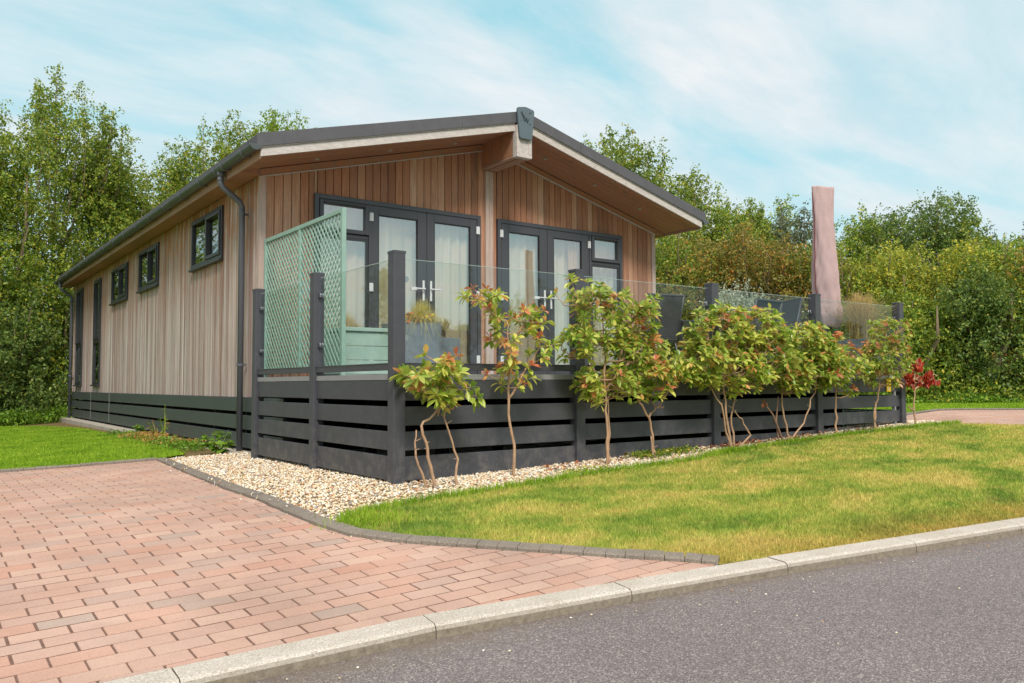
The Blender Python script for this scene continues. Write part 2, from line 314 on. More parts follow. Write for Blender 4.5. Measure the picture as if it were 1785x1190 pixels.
class MB:
    def __init__(s): s.v = []; s.f = []
    def add(s, vs, fs):
        b = len(s.v); s.v.extend(tuple(map(float, q)) for q in vs); s.f.extend(tuple(i + b for i in f) for f in fs); return s
    def box(s, x0, x1, y0, y1, z0, z1):
        return s.add([(x0, y0, z0), (x1, y0, z0), (x1, y1, z0), (x0, y1, z0), (x0, y0, z1), (x1, y0, z1), (x1, y1, z1), (x0, y1, z1)],
                     [(0, 3, 2, 1), (4, 5, 6, 7), (0, 1, 5, 4), (1, 2, 6, 5), (2, 3, 7, 6), (3, 0, 4, 7)])
    def hexa(s, p):  # 8 points, same order as box
        return s.add(p, [(0, 3, 2, 1), (4, 5, 6, 7), (0, 1, 5, 4), (1, 2, 6, 5), (2, 3, 7, 6), (3, 0, 4, 7)])
    def prism(s, poly, a0, a1, axis=1):   # poly in the two other axes (ccw), extruded along axis
        n = len(poly)
        def P(q, a):
            return (q[0], a, q[1]) if axis == 1 else ((a, q[0], q[1]) if axis == 0 else (q[0], q[1], a))
        vs = [P(q, a0) for q in poly] + [P(q, a1) for q in poly]
        fs = [tuple(range(n)), tuple(range(2 * n - 1, n - 1, -1))] + [(i, i + n, (i + 1) % n + n, (i + 1) % n) for i in range(n)]
        return s.add(vs, fs)
    def tube(s, pts, rad, n=8, cap=True):
        pts = [Vector(p) for p in pts]; rs = rad if isinstance(rad, (list, tuple)) else [rad] * len(pts)
        base = len(s.v); ref = Vector((0, 0, 1))
        prev = None
        for i, p in enumerate(pts):
            d = (pts[min(i + 1, len(pts) - 1)] - pts[max(i - 1, 0)]).normalized()
            if prev is None:
                a = d.cross(ref) if abs(d.dot(ref)) < .95 else d.cross(Vector((1, 0, 0)))
            else: a = prev - d * prev.dot(d)
            a.normalize(); b = d.cross(a); prev = a
            for k in range(n):
                an = 2 * math.pi * k / n; q = p + (a * math.cos(an) + b * math.sin(an)) * rs[i]; s.v.append(tuple(q))
        for i in range(len(pts) - 1):
            for k in range(n):
                s.f.append((base + i * n + k, base + i * n + (k + 1) % n, base + (i + 1) * n + (k + 1) % n, base + (i + 1) * n + k))
        if cap:
            s.f.append(tuple(base + k for k in range(n - 1, -1, -1))); s.f.append(tuple(base + (len(pts) - 1) * n + k for k in range(n)))
        return s
    def cyl(s, p0, p1, r, n=14): return s.tube([p0, p1], r, n)
    def build(s, name, m, parent=None, bevel=0., smooth=False):
        me = bpy.data.meshes.new(name); me.from_pydata(s.v, [], s.f); me.materials.append(M[m] if isinstance(m, str) else m); me.update()
        if smooth: me.shade_smooth()
        o = bpy.data.objects.new(name, me); place(o, parent)
        if bevel:
            b = o.modifiers.new('bevel', 'BEVEL'); b.width = bevel; b.segments = 2; b.limit_method = 'ANGLE'
        return o

def np_mesh(name, V, F, m, parent=None, smooth=False):
    V = np.asarray(V, np.float32); F = np.asarray(F, np.int32); k = F.shape[1]
    me = bpy.data.meshes.new(name); me.vertices.add(len(V)); me.vertices.foreach_set('co', V.ravel())
    me.loops.add(F.size); me.loops.foreach_set('vertex_index', F.ravel())
    me.polygons.add(len(F)); me.polygons.foreach_set('loop_start', np.arange(0, F.size, k, dtype=np.int32)); me.polygons.foreach_set('loop_total', np.full(len(F), k, np.int32))
    me.materials.append(M[m]); me.update(calc_edges=True)
    if smooth: me.shade_smooth()
    o = bpy.data.objects.new(name, me); return place(o, parent)

# ------------------------------------------------------------------ ground height and sheets
def h(X, Y):
    X = np.asarray(X, float); Y = np.asarray(Y, float)
    return .029 * np.clip(X, -8, 10) + np.where(Y < 0, .06 * np.clip(Y, -6, 0), -.008 * np.clip(Y, 0, 17))
def hf(x, y): return float(h(x, y))
def clip_half(poly, nx, ny, c):        # keep nx*x+ny*y<=c
    out = []
    for i in range(len(poly)):
        a, b = poly[i], poly[(i + 1) % len(poly)]
        da, db = nx * a[0] + ny * a[1] - c, nx * b[0] + ny * b[1] - c
        if da <= 0: out.append(a)
        if (da < 0 < db) or (db < 0 < da):
            t = da / (da - db); out.append((a[0] + t * (b[0] - a[0]), a[1] + t * (b[1] - a[1])))
    return out
def clip_convex(subj, conv):
    for i in range(len(conv)):
        a, b = conv[i], conv[(i + 1) % len(conv)]
        nx, ny = (b[1] - a[1]), -(b[0] - a[0])
        subj = clip_half(subj, nx, ny, nx * a[0] + ny * a[1])
        if len(subj) < 3: return []
    return subj
def sheet(name, poly, m, dz, cell=.5, parent=None, kind='structure', zf=None):
    xs = [p[0] for p in poly]; ys = [p[1] for p in poly]; mb = MB(); zf = zf or hf
    nx0, nx1 = math.floor(min(xs) / cell), math.ceil(max(xs) / cell); ny0, ny1 = math.floor(min(ys) / cell), math.ceil(max(ys) / cell)
    for i in range(nx0, nx1):
        for j in range(ny0, ny1):
            q = clip_convex(poly, [(i * cell, j * cell), ((i + 1) * cell, j * cell), ((i + 1) * cell, (j + 1) * cell), (i * cell, (j + 1) * cell)])
            if len(q) >= 3: mb.add([(x, y, zf(x, y) + dz) for x, y in q], [tuple(range(len(q)))])
    o = mb.build(name, m, parent)
    if kind: o['kind'] = kind
    return o
def inside(poly, x, y):
    r = np.zeros(np.shape(x), bool); n = len(poly)
    for i in range(n):
        x1, y1 = poly[i]; x2, y2 = poly[(i + 1) % n]
        if y1 == y2: continue
        c = ((y1 > y) != (y2 > y)) & (x < (x2 - x1) * (y - y1) / (y2 - y1) + x1); r ^= c
    return r

KF = [(-14, -2.3), (-8, -2.40), (-3.0, -2.475), (-2.09, -2.50), (-1.18, -2.54), (-.27, -2.665), (.64, -2.81), (1.54, -2.97), (2.44, -3.12), (3.34, -3.29), (4.24, -3.48), (5.12, -3.69), (6.0, -3.92), (9, -4.8), (14, -6.6), (30, -13)]
def offs(line, d):
    out = []
    for i, p in enumerate(line):
        a = line[max(i - 1, 0)]; b = line[min(i + 1, len(line) - 1)]
        dx, dy = b[0] - a[0], b[1] - a[1]; L = math.hypot(dx, dy); out.append((p[0] - dy / L * d, p[1] + dx / L * d))
    return out
KB = offs(KF, .135)
EO = [(-.71, 3.82), (-.85, 2.06), (-.93, .81), (-.955, -.15), (-.92, -.80), (-.87, -1.12), (-.74, -1.36), (-.58, -1.56), (-.3, -1.88), (-.01, -2.22), (.25, -2.5), (.34, -2.63)]
EI = offs(EO, .10)
LE = [(-9, 4.9), (-4, 4.15), (-2.09, 3.89), (-1.52, 3.80), (-.71, 3.82)]
GL = [(-.80, -.86), (-.73, -.76), (-.51, -.63), (.05, -.56), (.59, -.53), (1.27, -.46), (1.9, -.43), (2.51, -.45), (2.97, -.38), (3.68, -.27), (4.55, -.22), (5.73, -.2), (7.1, -.24), (7.65, -.33), (7.5, -.05), (7.25, .3)]

RZ = lambda x, y: hf(x, max(y, -2.4) if x < 30 else y)
# terrain: one sheet reaching the horizon
mb = MB()
gx = [-900, -300, -100, -40, -20, -12] + [x * .5 for x in range(-20, 32)] + [18, 22, 30, 50, 100, 300, 900]
gy = [-900, -300, -100, -40, -20, -10] + [y * .5 for y in range(-14, 40)] + [22, 26, 40, 80, 200, 900]
n = len(gx); mb.add([(x, y, hf(x, y) - (.16 if (-10 < x < 16 and -7 < y < 17) else .05) ) for y in gy for x in gx], [(j * n + i, j * n + i + 1, (j + 1) * n + i + 1, (j + 1) * n + i) for j in range(len(gy) - 1) for i in range(n - 1)])
tag(mb.build('ground', 'terrain'), kind='structure')
# road
ROAD = [(-14, -9.5), (30, -22)] + list(reversed(offs(KF, -.0)))
def zroad(x, y):
    i = max(k for k in range(len(KF)) if KF[k][0] <= max(x, -14)); i = min(i, len(KF) - 2)
    a, b = KF[i], KF[i + 1]; t_ = (x - a[0]) / (b[0] - a[0]); ky = a[1] + t_ * (b[1] - a[1])
    return hf(x, ky) - .054 + .012 * min(0, (y - ky)) * 1.0
sheet('road', ROAD, 'asphalt', 0, .5, zf=zroad)
# kerb stones
mb = MB()
kl = []
tot = 0; seg = []
for i in range(len(KF) - 1):
    L = math.hypot(KF[i + 1][0] - KF[i][0], KF[i + 1][1] - KF[i][1]); seg.append((tot, L)); tot += L
def kat(s_):
    for i, (a, L) in enumerate(seg):
        if s_ <= a + L or i == len(seg) - 1:
            t_ = (s_ - a) / L; p = KF[i], KF[i + 1]; dx, dy = (p[1][0] - p[0][0]) / L, (p[1][1] - p[0][1]) / L
            return p[0][0] + dx * (s_ - a), p[0][1] + dy * (s_ - a), dx, dy
s0 = seg[3][0] - 12 * .915
random.seed(4)
while s0 < tot - 1:
    a = kat(s0 + .002); b = kat(s0 + .913); m_ = kat(s0 + .457)
    dz = random.uniform(-.002, .002)
    prof = [(0, -.16), (0, -.022), (.006, -.008), (.02, .001), (.135, .004), (.135, -.16)]
    vs = []
    for q in (a, m_, b):
        for u_, z_ in prof: vs.append((q[0] - q[3] * u_, q[1] + q[2] * u_, hf(q[0], q[1]) + z_ + dz))
    k = 6; fs = [tuple(range(k - 1, -1, -1)), tuple(range(2 * k, 3 * k))]
    for j in range(2):
        for i in range(k): fs.append((j * k + i, j * k + (i + 1) % k, (j + 1) * k + (i + 1) % k, (j + 1) * k + i))
    mb.add(vs, fs); s0 += .915
tag(mb.build('road_kerb', 'kerb_concrete'), kind='structure')

# driveway of block pavers
DRIVE = EO + [KB[6]] + [KB[5], KB[4], KB[3], KB[2], (-8, KB[1][1])] + [(-8, 4.72), (-4, 4.15), (-2.09, 3.89), (-1.52, 3.80)]
DRIVE = [p for p in DRIVE if p != KB[6]]
DRIVE = EO[:-1] + [(.36, -2.62), (.30, -2.62)] + [(KB[5][0], KB[5][1]), KB[4], KB[3], KB[2], (-8, KB[1][1]), (-8, 4.72), (-4, 4.15), (-2.09, 3.89), (-1.52, 3.80)]
sheet('driveway_bedding', DRIVE, 'joint_sand', -.0066, .5)
def bricks(name, poly, ang, x0, x1, y0, y1, ox, oy, dzb=-.004, W=.2, D=.1):
    mb = MB(); ca, sa = math.cos(ang), math.sin(ang); rnd = random.Random(7)
    r0 = int((y0) / D); r1 = int(y1 / D)
    for r in range(r0, r1):
        off = (r % 2) * W / 2 + rnd.uniform(-.006, .006)
        for c in range(int(x0 / W), int(x1 / W)):
            u0, u1, v0, v1 = c * W + off + .0012 + rnd.uniform(0, .0012), (c + 1) * W + off - .0012 - rnd.uniform(0, .0012), r * D + .0044, (r + 1) * D - .0044
            tr = lambda u, v: (ox + u * ca - v * sa, oy + u * sa + v * ca)
            conv = [tr(u0, v0), tr(u1, v0), tr(u1, v1), tr(u0, v1)]
            cx, cy = tr((u0 + u1) / 2, (v0 + v1) / 2)
            ins = inside(poly, np.array([q[0] for q in conv]), np.array([q[1] for q in conv]))
            if not ins.any(): continue
            q = conv if ins.all() else clip_convex(poly, conv)
            if len(q) < 3: continue
            dz = dzb + rnd.uniform(-.0012, .0012); ch = .0045
            mx_, my_ = sum(p[0] for p in q) / len(q), sum(p[1] for p in q) / len(q)
            top = []
            for px, py in q:
                L = math.hypot(px - mx_, py - my_) or 1; ff = max(0, 1 - ch / L * 1.2); top.append((mx_ + (px - mx_) * ff, my_ + (py - my_) * ff))
            k = len(q)
            vs = [(px, py, hf(px, py) + dz) for px, py in top] + [(px, py, hf(px, py) + dz - .005) for px, py in q] + [(px, py, hf(px, py) + dz - .02) for px, py in q]
            fs = [tuple(range(k))] + [(k + i, k + (i + 1) % k, (i + 1) % k, i) for i in range(k)] + [(2 * k + i, 2 * k + (i + 1) % k, k + (i + 1) % k, k + i) for i in range(k)]
            mb.add(vs, fs)
    return tag(mb.build(name, 'brick_paver'), kind='structure')
bricks('driveway', DRIVE, math.radians(.4), -7.5, 3.5, -1.2, 7.4, -1.0, -2.33)

# neighbour's drive
FP = [(6.9, .45), (8.6, .80), (9.75, .93), (10.45, .05), (13.5, -3.2), (12, -4.4), (8.2, -.86), (7.65, -.30), (7.28, -.02)]
sheet('neighbouring_drive_bedding', FP, 'joint_sand', -.012, .5)
bricks('neighbouring_drive', FP, math.radians(-42), -8, 8, -4, 5, 9.0, -.8, .004)
# edging blocks
def edging(line, wd, top, nm, blk=.10):
    mb = MB(); rnd = random.Random(3)
    for i in range(len(line) - 1):
        a, b = Vector(line[i]), Vector(line[i + 1]); L = (b - a).length; k = max(1, round(L / blk)); d = (b - a) / L; nrm = Vector((-d.y, d.x))
        for j in range(k):
            p0 = a + d * (L * j / k + .0015); p1 = a + d * (L * (j + 1) / k - .0015); dz = top + rnd.uniform(-.002, .002)
            vs = []
            for z_, q in ((-.06, 0), (dz - .008, 0)):
                for pp, o_ in ((p0, 0), (p1, 0), (p1, wd), (p0, wd)):
                    w_ = pp + nrm * o_; vs.append((w_.x, w_.y, hf(w_.x, w_.y) + z_))
            for pp, o_ in ((p0, .008), (p1, .008), (p1, wd - .004), (p0, wd - .004)):
                w_ = pp + nrm * o_; vs.append((w_.x, w_.y, hf(w_.x, w_.y) + dz))
            mb.add(vs, [(0, 3, 2, 1), (0, 1, 5, 4), (1, 2, 6, 5), (2, 3, 7, 6), (3, 0, 4, 7), (4, 5, 9, 8), (5, 6, 10, 9), (6, 7, 11, 10), (7, 4, 8, 11), (8, 9, 10, 11)])
    return tag(mb.build(nm, 'edging_concrete'), kind='structure')
edging(EO, .095, .018, 'drive_edging')
edging([(-.71, 3.82), (-1.52, 3.80), (-2.09, 3.89), (-4, 4.15), (-8, 4.72)][::-1], .07, .022, 'lawn_edging')
edging([(7.0, .47), (8.6, .82), (9.75, .95), (10.47, .07), (13.5, -3.18)], .06, .03, 'neighbouring_drive_edging')

# gravel bed, with real stones on it
GRAVEL = [(-.60, 3.82), (.2, 3.82), (.2, 3.0), (.6, 2.6), (.6, .5), (7.6, .5), (7.62, -.05)] + GL[13:0:-1] + [GL[0], EI[4], EI[3], EI[2], EI[1]]
sheet('gravel_bed', GRAVEL, 'gravel_bed', -.012, .4)
LAWN = GL[:14] + [(7.9, -.58), (8.22, -.92), (9.5, -2.1), (12, -4.5), (11, -5.4), KB[13], KB[12], KB[11], KB[10], KB[9], KB[8], KB[7], KB[6], (.36, -2.622)] + [EI[k] for k in (10, 9, 8, 7, 6, 5, 4)]
sheet('front_lawn', LAWN, 'grass_soil', -.006, .4)
sheet('bare_soil', [(.2, -2.4), (.33, -2.66), (1.2, -2.80), (1.5, -2.5), (.6, -2.2)], 'mulch', -.012, .3)
LLAWN = [(-.74, 3.92), (-1.52, 3.88), (-2.09, 3.97), (-4, 4.23), (-9, 5.0), (-9, 15.6), (-1.21, 15.4), (-.5, 14.3), (-.12, 12.2), (-.12, 9.0), (-.14, 7.0), (-.2, 5.2), (-.3, 4.3)]
sheet('side_lawn', LLAWN, 'grass_soil_lush', -.004, .4)
STRIP = [(-.60, 3.9), (-.3, 4.3), (-.2, 5.2), (-.14, 7.0), (-.12, 9), (-.12, 12.2), (-.5, 14.3), (-1.21, 15.4), (-9, 15.6), (-9, 24), (10, 24), (10, 16.8), (.12, 16.8), (.12, 3.9)]
sheet('side_border_soil', STRIP, 'mulch', -.012, .5)
FARL = [(6.9, .53), (8.6, .88), (9.8, 1.02), (10.5, .14), (13.5, -3.1), (18, -3), (16.5, 1.5), (13.2, 5.4), (11, 9), (7.4, 12), (6.9, 12)]
sheet('far_lawn', FARL, 'grass_soil_lush', -.004, .5)

rs = np.random.RandomState(11)
# gravel stones: flattened, jittered octahedra
def stones(n, sampler, smin, smax, zoff):
    x, y, sc = sampler(n); n = len(x)
    base = np.array([(1, 0, 0), (.5, .87, 0), (-.5, .87, 0), (-1, 0, 0), (-.5, -.87, 0), (.5, -.87, 0), (0, 0, .8), (0, 0, -.8)], float)
    fc = np.array([(0, 1, 6), (1, 2, 6), (2, 3, 6), (3, 4, 6), (4, 5, 6), (5, 0, 6), (1, 0, 7), (2, 1, 7), (3, 2, 7), (4, 3, 7), (5, 4, 7), (0, 5, 7)])
    s = rs.uniform(smin, smax, n) * sc
    V = base[None] * (1 + rs.uniform(-.28, .28, (n, 8, 1))) * np.stack([s, s * rs.uniform(.6, .95, n), s * rs.uniform(.45, .8, n)], 1)[:, None]
    a = rs.uniform(0, 6.28, n); b = rs.uniform(-.5, .5, n)
    ca, sa, cb, sb = np.cos(a), np.sin(a), np.cos(b), np.sin(b)
    X, Y, Z = V[..., 0], V[..., 1], V[..., 2]
    X2 = X * cb[:, None] + Z * sb[:, None]; Z2 = -X * sb[:, None] + Z * cb[:, None]
    X3 = X2 * ca[:, None] - Y * sa[:, None]; Y3 = X2 * sa[:, None] + Y * ca[:, None]
    zz = h(x, y) + zoff + rs.uniform(-.006, .008, n)
    V = np.stack([X3 + x[:, None], Y3 + y[:, None], Z2 + zz[:, None]], -1).reshape(-1, 3)
    F = (fc[None] + (np.arange(n) * 8)[:, None, None]).reshape(-1, 3)
    return V, F
def samp_poly(poly, xr, yr):
    def f(n):
        x = rs.uniform(*xr, n); y = rs.uniform(*yr, n); k = inside(poly, x, y); return x[k], y[k], np.ones(k.sum())
    return f
V1, F1 = stones(20000, samp_poly(GRAVEL, (-.97, .6), (-.9, 3.9)), .008, .0175, .002)
V2, F2 = stones(30000, samp_poly(GRAVEL, (.4, 7.8), (-.62, .35)), .009, .019, .002)
V = np.concatenate([V1, V2]); F = np.concatenate([F1, F2 + len(V1)])
# strays kicked onto the edging and the bricks, and chippings on the road
def stray(n):
    t_ = rs.uniform(0, 1, n); yy_ = -1.2 + 4.6 * t_; xx_ = np.interp(yy_, [p[1] for p in EO[::-1]], [p[0] for p in EO[::-1]]) + rs.normal(.0, .06, n); return xx_, yy_, np.ones(n) * .8
V3, F3 = stones(90, stray, .006, .013, .03)
V3[:, 2] -= np.where(V3[:, 0] < np.interp(V3[:, 1], [p[1] for p in EO[::-1]], [p[0] for p in EO[::-1]]), .03, 0)
F = np.concatenate([F, F3 + len(V)]); V = np.concatenate([V, V3])
tag(np_mesh('gravel', V, F, 'gravel_stone'), 'loose cream and tan gravel filling the bed around the decking', 'gravel', kind='stuff')
nr = 190; rx = rs.uniform(-2.6, 5, nr); ry = rs.uniform(-5.2, -2.75, nr); ry[130:] = np.interp(rx[130:], [p[0] for p in KF], [p[1] for p in KF]) - .05 - np.abs(rs.normal(0, .10, 60))
Vr, Fr = stones(nr, lambda n: (rx, ry, np.ones(n) * .55), .006, .013, 0)
zr = np.array([zroad(x, y) - hf(x, y) for x, y in zip(rx, ry)]); Vr[:, 2] += np.repeat(zr, 8) + .003
keep = np.array([y < np.interp(x, [p[0] for p in KF], [p[1] for p in KF]) - .05 for x, y in zip(rx, ry)])
Fr = Fr.reshape(nr, 12, 3)[keep].reshape(-1, 3)
tag(np_mesh('road_chippings', Vr, Fr, 'gravel_stone'), 'scattered pale stone chippings lying on the grey road', 'chippings', kind='stuff')

# grass blades
def blades(name, poly, n, xr, yr, hgt, wid, m, label, dens=None, extra=0.):
    x = rs.uniform(*xr, n); y = rs.uniform(*yr, n); k = inside(poly, x, y)
    d = np.hypot(x - CAM[0], y - CAM[1])
    if dens: k &= rs.uniform(0, 1, n) < np.clip((dens / d) ** 1.3, 0, 1)
    x, y, d = x[k], y[k], d[k]; n = len(x)
    H = rs.uniform(.5, 1.15, n) * hgt; W = wid * np.clip(d / 5, .7, 3.5) * rs.uniform(.7, 1.3, n)
    a = rs.uniform(0, 6.28, n); la = rs.uniform(0, 6.28, n); ln = np.abs(rs.normal(0, .55, n)) * H + extra
    z = h(x, y) - .006
    ca, sa = np.cos(a) * W / 2, np.sin(a) * W / 2
    V = np.stack([np.stack([x - ca, y - sa, z], -1), np.stack([x + ca, y + sa, z], -1), np.stack([x + np.cos(la) * ln, y + np.sin(la) * ln, z + H], -1)], 1).reshape(-1, 3)
    return tag(np_mesh(name, V, np.arange(3 * n).reshape(-1, 3), m), label, 'grass', kind='stuff')
blades('lawn_grass', LAWN, 620000, (-.9, 9.5), (-4.9, -.1), .026, .0055, 'grass_blade', 'short mown grass of the front lawn with yellow dry patches', 5.2)
blades('lush_lawn_grass', LLAWN, 290000, (-5.5, .1), (3.9, 15.6), .035, .007, 'grass_blade_lush', 'bright green mown grass beside the lodge side wall')
blades('distant_lawn_grass', FARL, 130000, (7, 16), (-3.2, 6), .04, .009, 'grass_blade_lush', 'strip of mown grass between hedge and far brick drive')
# tufts overhanging the lawn's edge beside the gravel
def edge_tufts():
    P_ = []
    for i in range(len(GL) - 3):
        a, b = Vector(GL[i]), Vector(GL[i + 1]); k = int((b - a).length * 900)
        for _ in range(k):
            q = a.lerp(b, random.random()); P_.append((q.x + random.gauss(0, .018), q.y - abs(random.gauss(0, .03)) + .012))
    for _ in range(700): P_.append((random.gauss(3.25, .16), random.gauss(-.33, .045)))
    for _ in range(500): P_.append((random.gauss(-.62, .12), random.gauss(-.9, .09)))
    return np.array(P_)
ep = edge_tufts(); n = len(ep); x, y = ep[:, 0], ep[:, 1]
H = rs.uniform(.03, .07, n); a = rs.uniform(0, 6.28, n); la = rs.uniform(0, 6.28, n); ln = np.abs(rs.normal(0, .5, n)) * H; z = h(x, y) - .004; ca, sa = np.cos(a) * .0035, np.sin(a) * .0035
V = np.stack([np.stack([x - ca, y - sa, z], -1), np.stack([x + ca, y + sa, z], -1), np.stack([x + np.cos(la) * ln, y + np.sin(la) * ln, z + H], -1)], 1).reshape(-1, 3)
tag(np_mesh('lawn_edge_grass', V, np.arange(3 * n).reshape(-1, 3), 'grass_blade_lush'), 'longer uncut grass along the gravel border edge', 'grass', kind='stuff')

# ================================================================== LODGE
XL, XR, YF, YB = .352, 6.653, 3.817, 16.63
SL = .2617
def zs(x):  # soffit underside
    xm = 3.5025; return 3.088 + SL * ((x - .079) if x <= xm else (6.926 - x))
lodge = thing('timber_lodge', 'timber-clad lodge with grey-brown weathered boards and dark pitched roof', 'lodge', (3.5, 10.2, 0))
F1 = (.980, 3.332, .80, 2.968); F2 = (3.612, 5.947, .80, 2.968)
ZW = (2.318, 2.986)
WIN = [(5.164, 6.548, 2.318, 2.986), (8.446, 9.802, 2.318, 2.986), (10.726, 12.134, 2.296, 2.95), (13.241, 13.972, .738, 2.936), (15.423, 16.207, .738, 2.936)]
def boards(mb, u0, u1, wdt, zlo, ztop, holes, put, gap=.005, jit=.0025):
    rnd = random.Random(5); u = u0
    while u < u1 - .01:
        ue = min(u + wdt, u1); cuts = sorted({u + gap / 2, ue - gap / 2} | {c for hl in holes for c in hl[:2] if u + gap < c < ue - gap})
        dj = rnd.uniform(-jit, jit)
        for a, b in zip(cuts, cuts[1:]):
            segs = [(zlo, None)]
            for hl in holes:
                if hl[0] < (a + b) / 2 < hl[1]:
                    segs = [(zlo, hl[2]), (hl[3], None)] if hl[2] > zlo + .02 else [(hl[3], None)]
            for z0, z1 in segs: put(mb, a, b, z0, z1, dj)
        u = ue
def put_front(mb, a, b, z0, z1, dj):
    za, zb_ = (ztf(a), ztf(b)) if z1 is None else (z1, z1); y0 = YF + dj; y1 = YF + .02
    c = .003
    mb.hexa([(a, y1, z0), (b, y1, z0), (b - c, y0, z0), (a + c, y0, z0), (a, y1, za), (b, y1, zb_), (b - c, y0, zb_), (a + c, y0, za)][::1])
ztf = lambda x: zs(x) - .01
# order the hexa so that faces point outwards
def put_front(mb, a, b, z0, z1, dj):
    za, zb_ = (ztf(a), ztf(b)) if z1 is None else (z1, z1); y0 = YF + dj; y1 = YF + .02; c = .003
    mb.hexa([(a + c, y0, z0), (b - c, y0, z0), (b, y1, z0), (a, y1, z0), (a + c, y0, za), (b - c, y0, zb_), (b, y1, zb_), (a, y1, za)])
mb = MB(); holes = [(F1[0] + .01, F1[1] - .01, F1[2], F1[3] - .01), (F2[0] + .01, F2[1] - .01, F2[2], F2[3] - .01)]
boards(mb, XL + .05, XR - .05, .1035, .795, None, holes, put_front)
gable = mb.build('gable_cladding', 'cedar_gable', lodge)
def put_side(mb, a, b, z0, z1, dj):
    z1 = 3.10 if z1 is None else z1; x0 = XL + dj; x1 = XL + .02; c = .003
    mb.hexa([(x0, b - c, z0), (x0, a + c, z0), (x1, a, z0), (x1, b, z0), (x0, b - c, z1), (x0, a + c, z1), (x1, a, z1), (x1, b, z1)])
mb = MB(); boards(mb, YF + .05, YB - .05, .098, .577, None, [(w_[0] + .01, w_[1] - .01, w_[2] + .01, w_[3] - .01) for w_ in WIN], put_side, .006, .003)
mb.build('side_cladding', 'cedar_side', lodge)
# plain walls on the unseen sides
mb = MB(); mb.box(XR - .02, XR, YF + .05, YB - .05, .577, 3.10); mb.box(XL + .05, XR - .05, YB - .02, YB, .577, 3.12)
mb.prism([(XL + .05, 3.12), (XR - .05, 3.12), (3.5025, zs(3.5))], YB - .02, YB); mb.build('rear_cladding', 'cedar_side', lodge)
# inner shell
mb = MB()
def shell(mb, axis, holes, u0, u1, z0, z1, c0, c1):
    cs = sorted({u0, u1} | {c for hl in holes for c in hl[:2]})
    for a, b in zip(cs, cs[1:]):
        zz = [(z0, z1)]
        for hl in holes:
            if hl[0] <= a + 1e-6 and b - 1e-6 <= hl[1]: zz = [(z0, hl[2]), (hl[3], z1)]
        for p, q in zz:
            if q - p < .01: continue
            (mb.box(a, b, c0, c1, p, q) if axis == 0 else mb.box(c0, c1, a, b, p, q))
shell(mb, 0, [(f[0] + .02, f[1] - .02, .8, f[3] - .02) for f in (F1, F2)], XL + .06, XR - .06, .60, 3.09, YF + .022, YF + .10)
mb.prism([(XL + .06, 3.09), (XR - .06, 3.09), (3.5025, 3.9)], YF + .022, YF + .10)
shell(mb, 1, [(w_[0] + .02, w_[1] - .02, w_[2] + .02, w_[3] - .02) for w_ in WIN], YF + .10, YB - .06, .60, 3.09, XL + .022, XL + .10)
mb.box(XR - .10, XR - .022, YF + .1, YB - .06, .6, 3.09); mb.box(XL + .1, XR - .1, YB - .12, YB - .022, .6, 3.09)
mb.box(XL + .1, XR - .1, YF + .1, YB - .12, .62, .78); mb.box(XL + .1, XR - .1, YF + .1, YB - .12, 3.0, 3.05)
mb.box(XL + .1, XR - .1, 7.6, 7.7, .78, 3.0)
mb.build('inner_wall', 'interior_wall', lodge)
# corner trims, centre strip, frieze
mb = MB(); mb.box(XL - .022, XL + .052, YF - .022, YF - .001, .80, zs(XL) - .085); mb.box(XL - .022, XL - .001, YF - .001, YF + .052, .577, 3.09); mb.box(XL - .001, XL + .05, YF - .001, YF + .05, .577, 3.09); mb.build('corner_trim', 'cedar_trim_vertical', lodge, .002)
mb = MB(); mb.box(XR - .052, XR + .022, YF - .022, YF - .001, .80, zs(XR) - .085); mb.box(XR - .05, XR + .022, YF - .001, YF + .052, .577, 3.09); mb.build('corner_trim', 'cedar_trim_vertical', lodge, .002)
MB().box(XL - .022, XL - .001, YB - .05, YB + .02, .577, 3.09).build('corner_trim', 'cedar_trim_vertical', lodge, .002)
mb = MB(); mb.box(3.418, 3.478, YF - .024, YF - .003, .80, 3.6); mb.box(3.481, 3.540, YF - .024, YF - .003, .80, 3.6); mb.build('centre_strip', 'cedar_trim_vertical', lodge, .002)
mb = MB()
for a, b in ((XL - .02, 3.366), (3.601, XR + .02)):
    mb.hexa([(a, YF - .020, zs(a) - .083), (b, YF - .020, zs(b) - .083), (b, YF - .003, zs(b) - .083), (a, YF - .003, zs(a) - .083), (a, YF - .020, zs(a) - .001), (b, YF - .020, zs(b) - .001), (b, YF - .003, zs(b) - .001), (a, YF - .003, zs(a) - .001)])
mb.build('frieze_board', 'cedar_brown', lodge)
mb = MB()
for a, b in ((XL - .02, 3.366), (3.601, XR + .02)):
    mb.hexa([(a, YF - .034, zs(a) - .094), (b, YF - .034, zs(b) - .094), (b, YF - .003, zs(b) - .094), (a, YF - .003, zs(a) - .094), (a, YF - .034, zs(a) - .084), (b, YF - .034, zs(b) - .084), (b, YF - .003, zs(b) - .084), (a, YF - .003, zs(a) - .084)])
mb.build('frieze_bead', 'cedar_trim', lodge)
